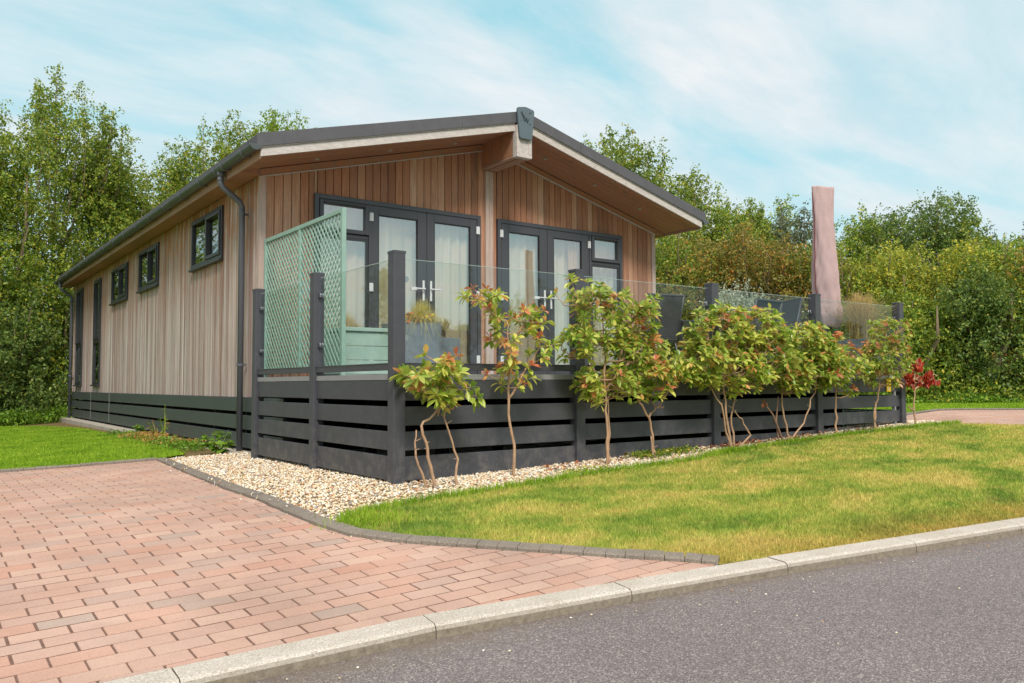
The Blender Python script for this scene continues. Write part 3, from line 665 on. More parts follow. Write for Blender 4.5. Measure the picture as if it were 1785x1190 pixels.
# skirting boards of the lodge
for z0, z1 in ((.411, .574), (.208, .371), (.0, .168)):
    mb = MB(); mb.box(XL - .030, XL - .008, 3.0, 7.3, z0, z1); mb.box(XL - .030, XL - .008, 7.303, 12.1, z0, z1); mb.box(XL - .030, XL - .008, 12.103, YB + .02, z0, z1)
    mb.box(XR + .008, XR + .03, 3.9, YB + .02, z0, z1); mb.box(XL - .006, XR + .006, YB + .0, YB + .02, z0, z1)
    mb.build('skirting_board', 'anthracite_green', lodge, .003)
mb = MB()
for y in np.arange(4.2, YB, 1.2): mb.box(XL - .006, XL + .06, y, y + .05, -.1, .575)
mb.box(XL + .5, XR - .3, YF, YB - .3, -.1, .58); mb.build('underfloor_frame_and_shade', 'shade_black', lodge)  # frame uprights, plus a black block standing in for shade under the floor
mb = MB(); mb.box(.12, 6.9, 2.95, 17.0, -.35, -.035); tag(mb.build('concrete_base', 'concrete', lodge, .01))

# roof
YR0, YR1 = 3.069, 17.08
def slope_slab(mb, y0, y1, x0, x1, lo, hi):   # follows the soffit line between offsets lo..hi
    for a, b in ((x0, min(x1, 3.5025)), (max(x0, 3.5025), x1)):
        if b - a < .001: continue
        mb.hexa([(a, y0, zs(a) + lo), (b, y0, zs(b) + lo), (b, y1, zs(b) + lo), (a, y1, zs(a) + lo), (a, y0, zs(a) + hi), (b, y0, zs(b) + hi), (b, y1, zs(b) + hi), (a, y1, zs(a) + hi)])
mb = MB(); slope_slab(mb, YR0 - .035, YR1, .036, 6.97, .108, .238); roof = mb.build('roof', 'roof_felt', lodge, .006)
mb = MB()
for a, b in ((.030, 1.35), (1.353, 2.55), (2.553, 3.5025), (3.5025, 4.45), (4.453, 5.7), (5.703, 6.976)): slope_slab(mb, YR0 - .041, YR0 - .037, a, b, .104, .243)
mb.build('verge_strip', 'roof_felt', roof)
mb = MB(); slope_slab(mb, 3.6, 7.585 + .0, 3.36, 3.65, .24, .26); slope_slab(mb, 7.6, YR1, 3.36, 3.65, .24, .26); mb.build('ridge_cap', 'roof_felt', roof)
mb = MB()
for i, (a, b) in enumerate(((.079, 3.366), (3.601, 6.926))): slope_slab(mb, YR0 - .016, YR0 + .006, a, b, 0, .088); slope_slab(mb, YR0 - .024, YR0 + .004, a, b, .091, .1065)
mb.build('bargeboard', 'cedar_trim', roof, .002)
mb = MB()
# soffit boards run with the slope
n = 6
for i in range(n):
    y0 = YR0 + .008 + i * (YF - YR0 - .03) / n; y1 = YR0 + .008 + (i + 1) * (YF - YR0 - .03) / n - .004
    slope_slab(mb, y0, y1, .105, 3.366, .006, .022); slope_slab(mb, y0, y1, 3.601, 6.90, .006, .022)
slope_slab(mb, YR0 + .008, YF, .105, 6.90, .03, .10)
sof = mb.build('soffit', 'cedar_brown', roof)
mb = MB(); mb.box(.083, XL - .024, YF + .0, YR1 - .02, 3.088, 3.104); mb.box(XR + .024, 6.92, YF, YR1 - .02, 3.088, 3.104)
mb.prism([(.101, 3.09), (XL - .023, 3.09), (XL - .023, zs(XL) + .03), (.101, 3.125)], YF - .02, YF - .001); mb.prism([(XR + .023, 3.09), (6.904, 3.09), (6.904, 3.125), (XR + .023, zs(XL) + .03)], YF - .02, YF - .001)
mb.box(XL, XR, YF + .11, YR1 - .05, 3.105, 3.13); mb.build('eaves_soffit', 'cedar_brown', roof)
mb = MB(); mb.box(.079, .100, YR0 + .008, YR1, 3.070, 3.21); mb.box(6.905, 6.926, YR0 + .008, YR1, 3.070, 3.21); mb.build('eaves_fascia', 'cedar_fascia', roof, .002)
mb = MB(); slope_slab(mb, YR1 - .02, YR1 - .002, .1, 6.9, 0, .10); mb.prism([(XL, 3.1), (XR, 3.1), (3.5025, zs(3.5))], YB + .02, YB + .03); mb.build('rear_bargeboard', 'cedar_trim', roof)
for x, y in ((.91, 3.57), (1.82, 3.51), (2.74, 3.5), (4.19, 3.46), (5.10, 3.46), (5.99, 3.45)):
    mb = MB(); mb.cyl((x, y, zs(x) + .008), (x, y, zs(x) - .005), .028, 18); mb.build('downlight', 'concrete', sof)
# ridge beam
mb = MB()
for i in range(8):
    a = YR0 - .03 + .02 + i * .094; b = min(a + .091, YF - .002)
    mb.box(3.369, 3.382, a, b, 3.645, 3.97); mb.box(3.585, 3.598, a, b, 3.645, 3.97)
mb.box(3.383, 3.584, YR0 - .01, YF - .002, 3.66, 3.97)
beam = mb.build('ridge_beam', 'cedar_brown', lodge)
mb = MB(); mb.box(3.366, 3.601, YR0 + .03, YF - .002, 3.611, 3.640); mb.box(3.44, 3.53, YR0 + .02, YF - .06, 3.6, 3.61); mb.build('beam_soffit', 'cedar_fascia', beam, .002)
mb = MB(); mb.box(3.363, 3.604, YR0 - .060, YR0 - .036, 3.611, 3.655); mb.box(3.363, 3.418, YR0 - .060, YR0 - .036, 3.657, 4.02); mb.box(3.549, 3.604, YR0 - .060, YR0 - .036, 3.657, 4.02)
for a in (3.420, 3.453, 3.486, 3.519): mb.box(a, a + .030, YR0 - .052, YR0 - .036, 3.657, 4.02)
mb.box(3.363, 3.604, YR0 - .035, YR0 + .03, 3.611, 4.02)
mb.build('beam_end', 'cedar_trim', beam, .002)
# badge: rounded trapezoid plate with a raised W mark
def rounded(poly, r, n=5):
    out = []
    for i, p in enumerate(poly):
        a = Vector(poly[i - 1]); c = Vector(poly[(i + 1) % len(poly)]); p = Vector(p)
        d1 = (a - p).normalized(); d2 = (c - p).normalized(); p1 = p + d1 * r; p2 = p + d2 * r
        for k in range(n + 1):
            t_ = k / n; out.append(tuple(p1 * (1 - t_) ** 2 + p * 2 * t_ * (1 - t_) + p2 * t_ * t_))
    return out
bx = 3.4835
mb = MB(); mb.prism(rounded([(bx - .098, 3.842), (bx + .098, 3.842), (bx + .138, 4.235), (bx, 4.262), (bx - .138, 4.235)], .03), YR0 - .098, YR0 - .068); mb.prism(rounded([(bx - .09, 3.86), (bx + .09, 3.86), (bx + .12, 4.21), (bx - .12, 4.21)], .03), YR0 - .068, YR0 - .04)
badge = mb.build('ridge_badge', 'badge_grey', lodge, .004)
def stroke(mb, p0, p1, w0, w1, y0, y1):
    p0, p1 = Vector(p0), Vector(p1); d = (p1 - p0).normalized(); n_ = Vector((-d.y, d.x))
    q = [p0 - n_ * w0 / 2, p1 - n_ * w1 / 2, p1 + n_ * w1 / 2, p0 + n_ * w0 / 2]; mb.prism([tuple(v) for v in q], y0, y1)
mb = MB(); y0, y1 = YR0 - .1035, YR0 - .0985
for a, b, w0, w1 in (((-.075, 4.185), (-.022, 4.065), .022, .008), ((-.022, 4.065), (.004, 4.115), .006, .006), ((.004, 4.115), (.026, 4.06), .014, .006), ((.026, 4.06), (.052, 4.12), .005, .004), ((-.045, 4.15), (-.01, 4.10), .006, .004), ((.04, 4.175), (.085, 4.205), .003, .004), ((.0, 4.085), (.018, 4.05), .006, .004)):
    stroke(mb, (bx + a[0], a[1]), (bx + b[0], b[1]), w0, w1, y0, y1)
mb.cyl((bx + .062, y1, 4.045), (bx + .062, y0, 4.045), .009, 12); mb.cyl((bx - .08, y1, 4.07), (bx - .08, y0, 4.07), .004, 8)
mb.build('letter_mark', 'badge_dark', badge)

# doors and windows on the gable
def ring(mb, x0, x1, z0, z1, w, y0, y1, wb=None):
    wb = wb or w
    mb.box(x0, x0 + w, y0, y1, z0, z1); mb.box(x1 - w, x1, y0, y1, z0, z1); mb.box(x0 + w, x1 - w, y0, y1, z0, z0 + wb); mb.box(x0 + w, x1 - w, y0, y1, z1 - w, z1)
def leaf(x0, x1, g0, g1, handle_x, hinge_x, hsgn):
    z0, z1 = .835, 2.912; yo = YF - .026
    mb = MB(); w0 = g0 - x0; w1 = x1 - g1
    mb.box(x0, g0, yo, YF + .03, z0, z1); mb.box(g1, x1, yo, YF + .03, z0, z1); mb.box(g0, g1, yo, YF + .03, z0, .96); mb.box(g0, g1, yo, YF + .03, 2.803, z1)
    d = mb.build('patio_door', 'upvc_grey', lodge, .006)
    mb = MB(); mb.box(g0 - .001, g1 + .001, YF - .004, YF + .002, .959, 2.804); mb.build('door_glass', 'window_glass', d)
    mb = MB(); ring(mb, g0 + .0, g1 - .0, .96, 2.803, .008, yo + .006, YF - .006); mb.build('glazing_bead', 'rubber_black', d)
    mb = MB(); mb.box(handle_x - .014, handle_x + .014, yo - .014, yo - .001, 1.775, 2.035); mb.cyl((handle_x, yo - .012, 1.925), (handle_x, yo - .05, 1.925), .011)
    mb.cyl((handle_x - hsgn * .0, yo - .048, 1.925), (handle_x - hsgn * .125, yo - .05, 1.922), .0095); mb.build('door_handle', 'handle_white', d, .003)
    if hsgn > 0: mb = MB(); mb.box(handle_x - .165, handle_x - .085, YF - .022, YF - .005, 1.905, 1.945); mb.box(handle_x - .12, handle_x - .095, YF - .025, YF - .0222, 1.918, 1.93); mb.build('latch_box', 'handle_white', d, .003)
    for zc in (2.765, 1.90, 1.04):
        mb = MB(); mb.box(hinge_x - .026, hinge_x + .026, yo - .018, yo - .001, zc - .052, zc + .052); mb.cyl((hinge_x, yo - .02, zc - .052), (hinge_x, yo - .02, zc + .052), .012); mb.build('hinge', 'handle_white', d, .004)
    return d
def frontset(F, div, side):   # side: sidelight left(0)/right(1)
    x0, x1, z0, z1 = F
    mb = MB(); w = .056
    ring(mb, x0, x1, z0, z1, w, YF - .035, YF + .06, .035); mb.box(div - .02, div + .02, YF - .034, YF + .06, z0 + .035, z1 - w)
    fr = mb.build('door_frame', 'upvc_grey', lodge, .005)
    a, b = (x0 + w, div - .02) if side == 0 else (div + .02, x1 - w)
    mb = MB(); mb.box(a, b, YF - .02, YF + .05, 2.485, 2.525)
    sl = mb.build('side_light', 'upvc_grey', lodge, .004)
    mb = MB(); ring(mb, a + .004, b - .004, 2.53, 2.908, .052, YF - .048, YF + .02); mb.build('top_light_sash', 'upvc_grey', sl, .008)
    mb = MB(); mb.box(a + .05, b - .05, YF - .062, YF - .0485, 2.865, 2.885); mb.build('vent_cover', 'upvc_dark', sl, .004)
    mb = MB(); mb.box(a + .05, b - .05, YF - .012, YF - .006, 2.578, 2.862); mb.box(a + .02, b - .02, YF - .006, YF, .84, 2.47); mb.build('side_glass', 'window_glass', sl)
    mb = MB(); ring(mb, a + .001, b - .001, .836, 2.484, .030, YF - .02, YF + .03); mb.build('side_bead', 'upvc_dark', sl, .003)
frontset(F1, 1.700, 0); frontset(F2, 5.292, 1)
leaf(1.722, 2.498, 1.817, 2.369, 2.446, 1.712, 1); leaf(2.504, 3.272, 2.615, 3.169, 2.556, 3.283, -1)
leaf(3.676, 4.476, 3.802, 4.339, 4.42, 3.672, 1); leaf(4.482, 5.268, 4.598, 5.129, 4.535, 5.268, -1)
# curtains
def curtain(x0, x1, z0, z1, y, amp, wl, flare=0, tied=None):
    nx = int((x1 - x0) / .012); nz = 14; rnd = random.Random(int(x0 * 100)); V = []; ph = rnd.random() * 6
    for j in range(nz + 1):
        tz = j / nz; z = z0 + (z1 - z0) * tz
        for i in range(nx + 1):
            s_ = i / nx; x = x0 + (x1 - x0) * s_
            if tied:
                k = 1 - .62 * math.exp(-((z - 1.55) / .5) ** 2); x = (x1 - (x1 - x) * k) if tied > 0 else (x0 + (x - x0) * k)
            yy = y + amp * (math.sin(6.283 * (x1 - x0) * s_ / wl + ph + .4 * math.sin(3 * s_ + tz)) + .35 * math.sin(17 * s_ + ph * 2 + tz))
            V.append((x, yy, z))
    F = [(j * (nx + 1) + i, j * (nx + 1) + i + 1, (j + 1) * (nx + 1) + i + 1, (j + 1) * (nx + 1) + i) for j in range(nz) for i in range(nx)]
    o = MB().add(V, F).build('curtain', 'curtain', lodge, smooth=True); return o
curtain(1.04, 2.02, .82, 2.93, YF + .14, .018, .14); curtain(1.99, 2.66, .82, 2.93, YF + .18, .018, .16); curtain(2.62, 3.29, .82, 2.93, YF + .14, .020, .13)
curtain(3.66, 4.52, .82, 2.93, YF + .14, .018, .15); curtain(4.48, 5.06, .82, 2.93, YF + .18, .018, .13, 0); curtain(5.02, 5.90, .82, 2.93, YF + .14, .02, .14)
tie = curtain(4.98, 5.20, .82, 2.86, YF + .11, .012, .07, 0); tie.data.materials[0] = M['tan_fabric']
# side windows
for i, (a, b, z0, z1) in enumerate(WIN):
    def bx_(mb, ya, yb, za, zb, x0, x1): mb.box(x0, x1, ya, yb, za, zb)
    def sring(mb, ya, yb, za, zb, w, x0, x1): bx_(mb, ya, ya + w, za, zb, x0, x1); bx_(mb, yb - w, yb, za, zb, x0, x1); bx_(mb, ya + w, yb - w, za, za + w, x0, x1); bx_(mb, ya + w, yb - w, zb - w, zb, x0, x1)
    mb = MB(); sring(mb, a, b, z0, z1, .055, XL - .03, XL + .05)
    if i < 3: mb.box(XL - .03, XL + .05, (a + b) / 2 - .035, (a + b) / 2 + .035, z0 + .055, z1 - .055)
    else: mb.box(XL - .03, XL + .05, a + .055, b - .055, 1.60, 1.68)
    win = mb.build('window', 'upvc_dark', lodge, .004)
    mb = MB()
    if i < 3:
        m_ = (a + b) / 2; sring(mb, a + .05, m_ - .03, z0 + .05, z1 - .05, .045, XL - .045, XL + .01); mb.box(XL - .06, XL - .046, a + .09, m_ - .07, z1 - .10, z1 - .085); mb.box(XL - .06, XL - .031, m_ + .06, b - .09, z1 - .075, z1 - .06)
    else: sring(mb, a + .05, b - .05, 1.67, z1 - .05, .04, XL - .045, XL + .01)
    mb.build('casement', 'upvc_dark', win, .004)
    mb = MB(); mb.box(XL - .002, XL + .004, a + .04, b - .04, z0 + .04, z1 - .04); mb.build('window_glass', 'side_window_glass', win)
    mb = MB(); mb.box(XL - .062, XL - .0, a - .005, b + .005, z0 - .035, z0 - .002); mb.build('window_sill', 'upvc_dark', win, .006)
# gutter: half round with front stop end
gxc, gzc, gr = .020, 3.205, .060
def gutter(side):
    sgn = 1 if side == 0 else -1; cx = gxc if side == 0 else 7.005 - gxc
    mb = MB(); ys = [YR0 - .03, YR1 + .02]; prof = [(gr * math.cos(math.pi + math.pi * k / 12), gr * math.sin(math.pi + math.pi * k / 12)) for k in range(13)]
    prof2 = [((gr - .006) * math.cos(math.pi + math.pi * k / 12), (gr - .006) * math.sin(math.pi + math.pi * k / 12)) for k in range(12, -1, -1)]
    mb.prism([(cx + x_, gzc + z_) for x_, z_ in prof + prof2], ys[0], ys[1])
    for y in ys: mb.prism([(cx + x_ * 1.05, gzc + z_ * 1.05) for x_, z_ in prof], y - .012, y + .012)
    g = mb.build('gutter', 'gutter_grey', lodge, smooth=False)
    if side == 0:
        for y in [YR0 + .30, 4.04, 4.32] + list(np.arange(4.95, 17., .86)):
            mb = MB(); mb.prism([(cx + x_ * 1.14, gzc + z_ * 1.14) for x_, z_ in prof] + [(cx + x_, gzc + z_) for x_, z_ in prof[::-1]], y - .026, y + .026); mb.box(cx + .055, .078, y - .014, y + .014, gzc - .07, gzc - .02)
            mb.build('gutter_bracket', 'pipe_grey', g)
gutter(0); gutter(1)
def downpipe(y):
    x0, x1 = gxc, XL - .085
    mb = MB(); mb.tube([(x0, y, gzc - .05), (x0, y, gzc - .17), (x0 + .02, y, gzc - .22), (x1 - .03, y, gzc - .36), (x1, y, gzc - .42), (x1, y, hf(x1, y) - .02)], .034, 16)
    mb.cyl((x0, y, gzc - .045), (x0, y, gzc - .10), .042, 16); mb.cyl((x0, y, gzc - .13), (x0, y, gzc - .15), .039, 16); mb.cyl((x1, y, gzc - .45), (x1, y, gzc - .50), .039, 16)
    d = mb.build('downpipe', 'pipe_grey', lodge, smooth=False); d.data.shade_smooth()
    for z in (2.70, .95):
        mb = MB(); mb.cyl((x1, y, z - .014), (x1, y, z + .014), .042, 16); mb.box(x1 + .03, XL - .012, y - .012, y + .012, z - .01, z + .01); mb.build('pipe_clip', 'pipe_grey', d)
downpipe(4.21); downpipe(16.52)
# short piece of downpipe and gutter bracket marks: flashing tape over the skirting joints
for y in (12.07, 14.05): MB().box(XL - .034, XL - .031, y, y + .03, .02, .57).build('joint_tape', 'deck_edge_grey', lodge)

# ================================================================== DECKING
deck = thing('raised_decking', 'raised decking with charcoal slatted skirt, posts and clear glass balustrade', 'decking', (3.5, 1.9, 0))
DZ = .790; DXR = 7.04; DYB = 3.05
mb = MB(); y = .06
while y < 3.75: mb.box(.05 if y < 2.9 else XL + .01, DXR - .05, y, min(y + .138, 3.76), DZ - .025, DZ); y += .143
mb.build('deck_floor', 'deck_edge_grey', deck)
mb = MB(); mb.box(.028, DXR - .03, .028, .05, .752, DZ + .004); mb.box(.028, .049, .05, 3.0, .752, DZ + .004); mb.box(DXR - .049, DXR - .028, .05, 3.7, .752, DZ + .004); mb.build('deck_edge', 'deck_edge_grey', deck)
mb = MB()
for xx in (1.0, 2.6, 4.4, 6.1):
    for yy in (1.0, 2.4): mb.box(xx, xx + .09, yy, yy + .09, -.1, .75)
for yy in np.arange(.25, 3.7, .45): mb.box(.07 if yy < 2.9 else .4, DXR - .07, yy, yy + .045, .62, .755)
mb.build('joist_frame', 'shade_black', deck)
mb = MB(); mb.box(XL + .02, 6.95, 3.55, 3.6, -.1, .75); mb.box(6.95, 6.965, .9, 3.6, .0, .75); mb.build('underdeck_shade_panel', 'shade_black', deck)  # added black sheets standing in for the shade beneath the deck
PX = [0, 1.731, 3.478, 5.198, 6.944]; PY = [1.4475, 2.93]; PH = 1.695; pw = .096
posts = [(x, 0) for x in PX] + [(0, y) for y in PY] + [(6.944, y) for y in PY]
for (x, y) in posts:
    zb = hf(x, y) - .03
    mb = MB(); mb.box(x, x + pw, y, y + pw, zb, PH - .012); po = mb.build('deck_post', 'anthracite', deck, .006)
    mb = MB(); mb.box(x - .002, x + pw + .002, y - .002, y + pw + .002, PH - .024, PH - .004); mb.add([(x - .002, y - .002, PH - .004), (x + pw + .002, y - .002, PH - .004), (x + pw + .002, y + pw + .002, PH - .004), (x - .002, y + pw + .002, PH - .004), (x + pw / 2, y + pw / 2, PH + .006)], [(0, 1, 4), (1, 2, 4), (2, 3, 4), (3, 0, 4)])
    mb.build('post_cap', 'anthracite', po)
ROWS = [(.600, .749), (.418, .556), (.238, .375), (.02, .195)]
def bay(axis, a, b, fixed, out):
    for r, (z0, z1) in enumerate(ROWS):
        if axis == 0 and z1 < hf((a + b) / 2, 0) + .01: continue
        mb = MB(); f0, f1 = (fixed, fixed + .022)
        (mb.box(a, b, f0, f1, z0, z1) if axis == 0 else mb.box(f0, f1, a, b, z0, z1)); mb.build('skirt_board', 'anthracite', deck, .003)
    mb = MB()
    rz0, rz1 = .822, .872
    if axis == 0: mb.box(a, b, fixed - .008, fixed + .03, rz0, rz1); mb.box(a, b, fixed - .012, fixed + .034, rz1 - .003, rz1 + .004)
    else: mb.box(fixed - .008, fixed + .03, a, b, rz0, rz1); mb.box(fixed - .012, fixed + .034, a, b, rz1 - .003, rz1 + .004)
    mb.build('bottom_rail', 'anthracite', deck, .002)
    mb = MB(); g0, g1 = fixed + .018, fixed + .028; gz0, gz1 = .878, 1.640
    (mb.box(a + .022, b - .022, g0, g1, gz0, gz1) if axis == 0 else mb.box(g0, g1, a + .022, b - .022, gz0, gz1))
    gp = mb.build('glass_panel', 'balustrade_glass', deck)
    mb = MB(); (mb.box(a + .022, b - .022, g0, g1, gz1 + .0005, gz1 + .003) if axis == 0 else mb.box(g0, g1, a + .022, b - .022, gz1 + .0005, gz1 + .003)); mb.build('glass_top_edge', 'glass_edge', gp)
    for z in (1.06, 1.49):
        for e, s_ in ((a, 1), (b, -1)):
            mb = MB(); c = e + s_ * .024; r = .022
            for k in (-1, 1):
                fc = (g0 + g1) / 2 + k * .012
                p0, p1 = ((c, fc - .006, z), (c, fc + .006, z)) if axis == 0 else ((fc - .006, c, z), (fc + .006, c, z)); mb.cyl(p0, p1, r, 16)
            (mb.box(min(e, c), max(e, c), g0 - .004, g1 + .004, z - .012, z + .012) if axis == 0 else mb.box(g0 - .004, g1 + .004, min(e, c), max(e, c), z - .012, z + .012))
            mb.build('glass_clamp', 'steel', gp)
for i in range(4): bay(0, PX[i] + pw + .001, PX[i + 1] - .001 if i < 3 else PX[4] - .001, .030, -1)
bay(1, pw + .001, PY[0] - .001, .030, -1); bay(1, PY[0] + pw + .001, PY[1] - .001, .030, -1)
bay(1, pw + .001, PY[0] - .001, 6.944 + .04, 1); bay(1, PY[0] + pw + .001, PY[1] - .001, 6.944 + .04, 1)
mb = MB(); mb.box(6.83, 6.86, .0305, .07, .2, .75); mb.build('skirt_batten', 'deck_edge_grey', deck)

# ================================================================== TRELLIS
tx = .386; ty0, ty1, tz0, tz1 = 1.68, 3.74, .835, 2.345
tre = thing('trellis_screen', 'tall pale green diamond lattice screen standing on the decking by the wall', 'trellis', (tx, 2.7, .79))
mb = MB(); w_ = .042
mb.box(tx - .02, tx + .02, ty0, ty0 + w_, tz0 - .045, tz1); mb.box(tx - .02, tx + .02, ty1 - w_, ty1, tz0 - .045, tz1); mb.box(tx - .019, tx + .019, ty0 + w_, ty1 - w_, tz1 - w_, tz1 - .001); mb.box(tx - .019, tx + .019, ty0 + w_, ty1 - w_, tz0, tz0 + w_)
mb.box(tx - .018, tx + .018, 2.70, 2.70 + w_, tz0 + w_, tz1 - w_); mb.build('frame', 'pale_green_paint', tre, .003)
def lath(sgn, xo):
    mb = MB(); pitch = .078; Y0, Y1, Z0, Z1 = ty0 + .02, ty1 - .02, tz0 + .02, tz1 - .02; k = -40
    for k in range(-60, 90):
        c = k * pitch     # line z = sgn*1.15*(y) + c'
        sl = 1.15 * sgn; z_at0 = Z0 + c * 1.15
        pts = []
        for yv in (Y0, Y1):
            zv = z_at0 + sl * (yv - Y0)
            if Z0 <= zv <= Z1: pts.append((yv, zv))
        for zv in (Z0, Z1):
            yv = Y0 + (zv - z_at0) / sl
            if Y0 < yv < Y1: pts.append((yv, zv))
        if len(pts) < 2: continue
        pts.sort(); a, b = Vector(pts[0]), Vector(pts[-1])
        if (b - a).length < .02: continue
        d = (b - a).normalized(); n_ = Vector((-d.y, d.x)) * .008
        mb.prism([tuple(a - n_), tuple(b - n_), tuple(b + n_), tuple(a + n_)], tx + xo, tx + xo + .007, 0)
    return mb
lath(1, -.008).build('lattice_strip', 'pale_green_paint', tre); lath(-1, .0).build('lattice_strip', 'pale_green_paint', tre)

# ================================================================== STORAGE BOX
bxo = thing('storage_box', 'sage green wooden storage box beside the trellis screen', 'storage box', (1.2, 3.05, .79))
X0, X1, Y0, Y1 = .89, 1.56, 2.80, 3.28
for k in range(3):
    z0 = .83 + k * .152
    mb = MB(); mb.box(X0, X1, Y0, Y0 + .02, z0, z0 + .147); mb.box(X0, X0 + .02, Y0 + .021, Y1, z0, z0 + .147); mb.box(X1 - .02, X1, Y0 + .021, Y1, z0, z0 + .147); mb.build('side_board', 'storage_green', bxo, .003)
mb = MB()
for k in range(3):
    z0 = .83 + k * .152; mb.box(X0 + .01, X0 + .045, Y0 - .004, Y0 - .0005, z0 + .02, z0 + .09)
mb.build('corner_block', 'storage_green', bxo)
mb = MB(); mb.box(X0 - .02, X1 + .02, Y0 - .025, Y1 + .02, 1.288, 1.33); mb.build('lid', 'storage_green', bxo, .006)
mb = MB(); mb.box(X0 + .02, X1 - .02, Y0 + .03, Y1, .79, .829); mb.box(X0 + .0, X1, Y0 + .005, Y0 + .02, .80, .826); mb.build('base', 'storage_green', bxo)

# ================================================================== PLANTERS
def planter(label, x0, x1, y0, y1, z1):
    p_ = thing('planter', label, 'planter', ((x0 + x1) / 2, (y0 + y1) / 2, DZ))
    mb = MB(); t_ = .02; c = .015
    zb = DZ
    mb.hexa([(x0 + c, y0 + c, zb), (x1 - c, y0 + c, zb), (x1 - c, y1 - c, zb), (x0 + c, y1 - c, zb), (x0, y0, z1 - .03), (x1, y0, z1 - .03), (x1, y1, z1 - .03), (x0, y1, z1 - .03)])
    mb.box(x0, x1, y0, y0 + t_, z1 - .03, z1); mb.box(x0, x1, y1 - t_, y1, z1 - .03, z1); mb.box(x0, x0 + t_, y0 + t_, y1 - t_, z1 - .03, z1); mb.box(x1 - t_, x1, y0 + t_, y1 - t_, z1 - .03, z1)
    mb.build('pot', 'zinc', p_, .003)
    mb = MB(); mb.box(x0 + t_, x1 - t_, y0 + t_, y1 - t_, z1 - .0295, z1 - .012); mb.build('compost', 'soil', p_)
    return p_
planter('large square zinc planter left of the small planter by the doors', 1.50, 2.00, 2.62, 3.1, 1.40)
planter('small square zinc planter right of the large planter', 2.10, 2.40, 2.85, 3.13, 1.255)
planter('grey planter under straw grass at the far right deck corner', 6.45, 6.88, .16, .56, 1.24)

# ================================================================== foliage generators
def rotm(d, roll):
    """orthonormal frames for arrays of directions d (N,3)"""
    d = d / np.linalg.norm(d, axis=1, keepdims=True)
    ref = np.where(np.abs(d[:, 2:3]) > .95, np.array([[1., 0, 0]]), np.array([[0, 0, 1.]]))
    a = np.cross(d, ref); a /= np.linalg.norm(a, axis=1, keepdims=True); b = np.cross(a, d)
    c, s_ = np.cos(roll)[:, None], np.sin(roll)[:, None]
    return d, a * c + b * s_, -a * s_ + b * c
def leaves(p, d, L, Wd, droop=.25, fold=.25, rst=None):
    """p base points, d directions, L lengths -> folded six-point leaves (two quads)"""
    r = rst or rs; n = len(p); d, a, b = rotm(d, r.uniform(-.8, .8, n)); L = L[:, None]; Wd = Wd[:, None]
    up = np.array([[0, 0, -1.]])
    q0 = p; q1 = p + d * L * .55 + up * L * droop * .28; q2 = p + d * L + up * L * droop; qa = p + d * L * .30 + up * L * droop * .1; qb = p + d * L * .76 + up * L * droop * .55
    sd = lambda q, k, sg: q + a * Wd * k * sg + b * Wd * fold * k
    V = np.stack([q0, sd(qa, .62, -1), sd(q1, 1., -1), sd(qb, .78, -1), q2, sd(qb, .78, 1), sd(q1, 1., 1), sd(qa, .62, 1), q1], 1)
    base = (np.arange(n) * 9)[:, None, None]
    F = (np.array([[0, 8, 1], [1, 8, 2], [2, 8, 3], [3, 8, 4], [8, 5, 4], [8, 6, 5], [8, 7, 6], [8, 0, 7]])[None] + base).reshape(-1, 3)
    return V.reshape(-1, 3), F
def leaves4(p, d, L, Wd, droop=.2, r=None):
    r = r or rs; n = len(p); d, a, b = rotm(d, r.uniform(-1.5, 1.5, n)); L = L[:, None]; Wd = Wd[:, None]
    q2 = p + d * L + np.array([[0, 0, -1.]]) * L * droop; m_ = p + d * L * .5 + b * Wd * .3
    V = np.stack([p, m_ - a * Wd, q2, m_ + a * Wd], 1); F = (np.array([[0, 3, 2, 1]])[None] + (np.arange(n) * 4)[:, None, None]).reshape(-1, 4)
    return V.reshape(-1, 3), F
def rdir(n, r, zb=0.):
    v = r.normal(0, 1, (n, 3)); v[:, 2] += zb; return v / np.linalg.norm(v, axis=1, keepdims=True)

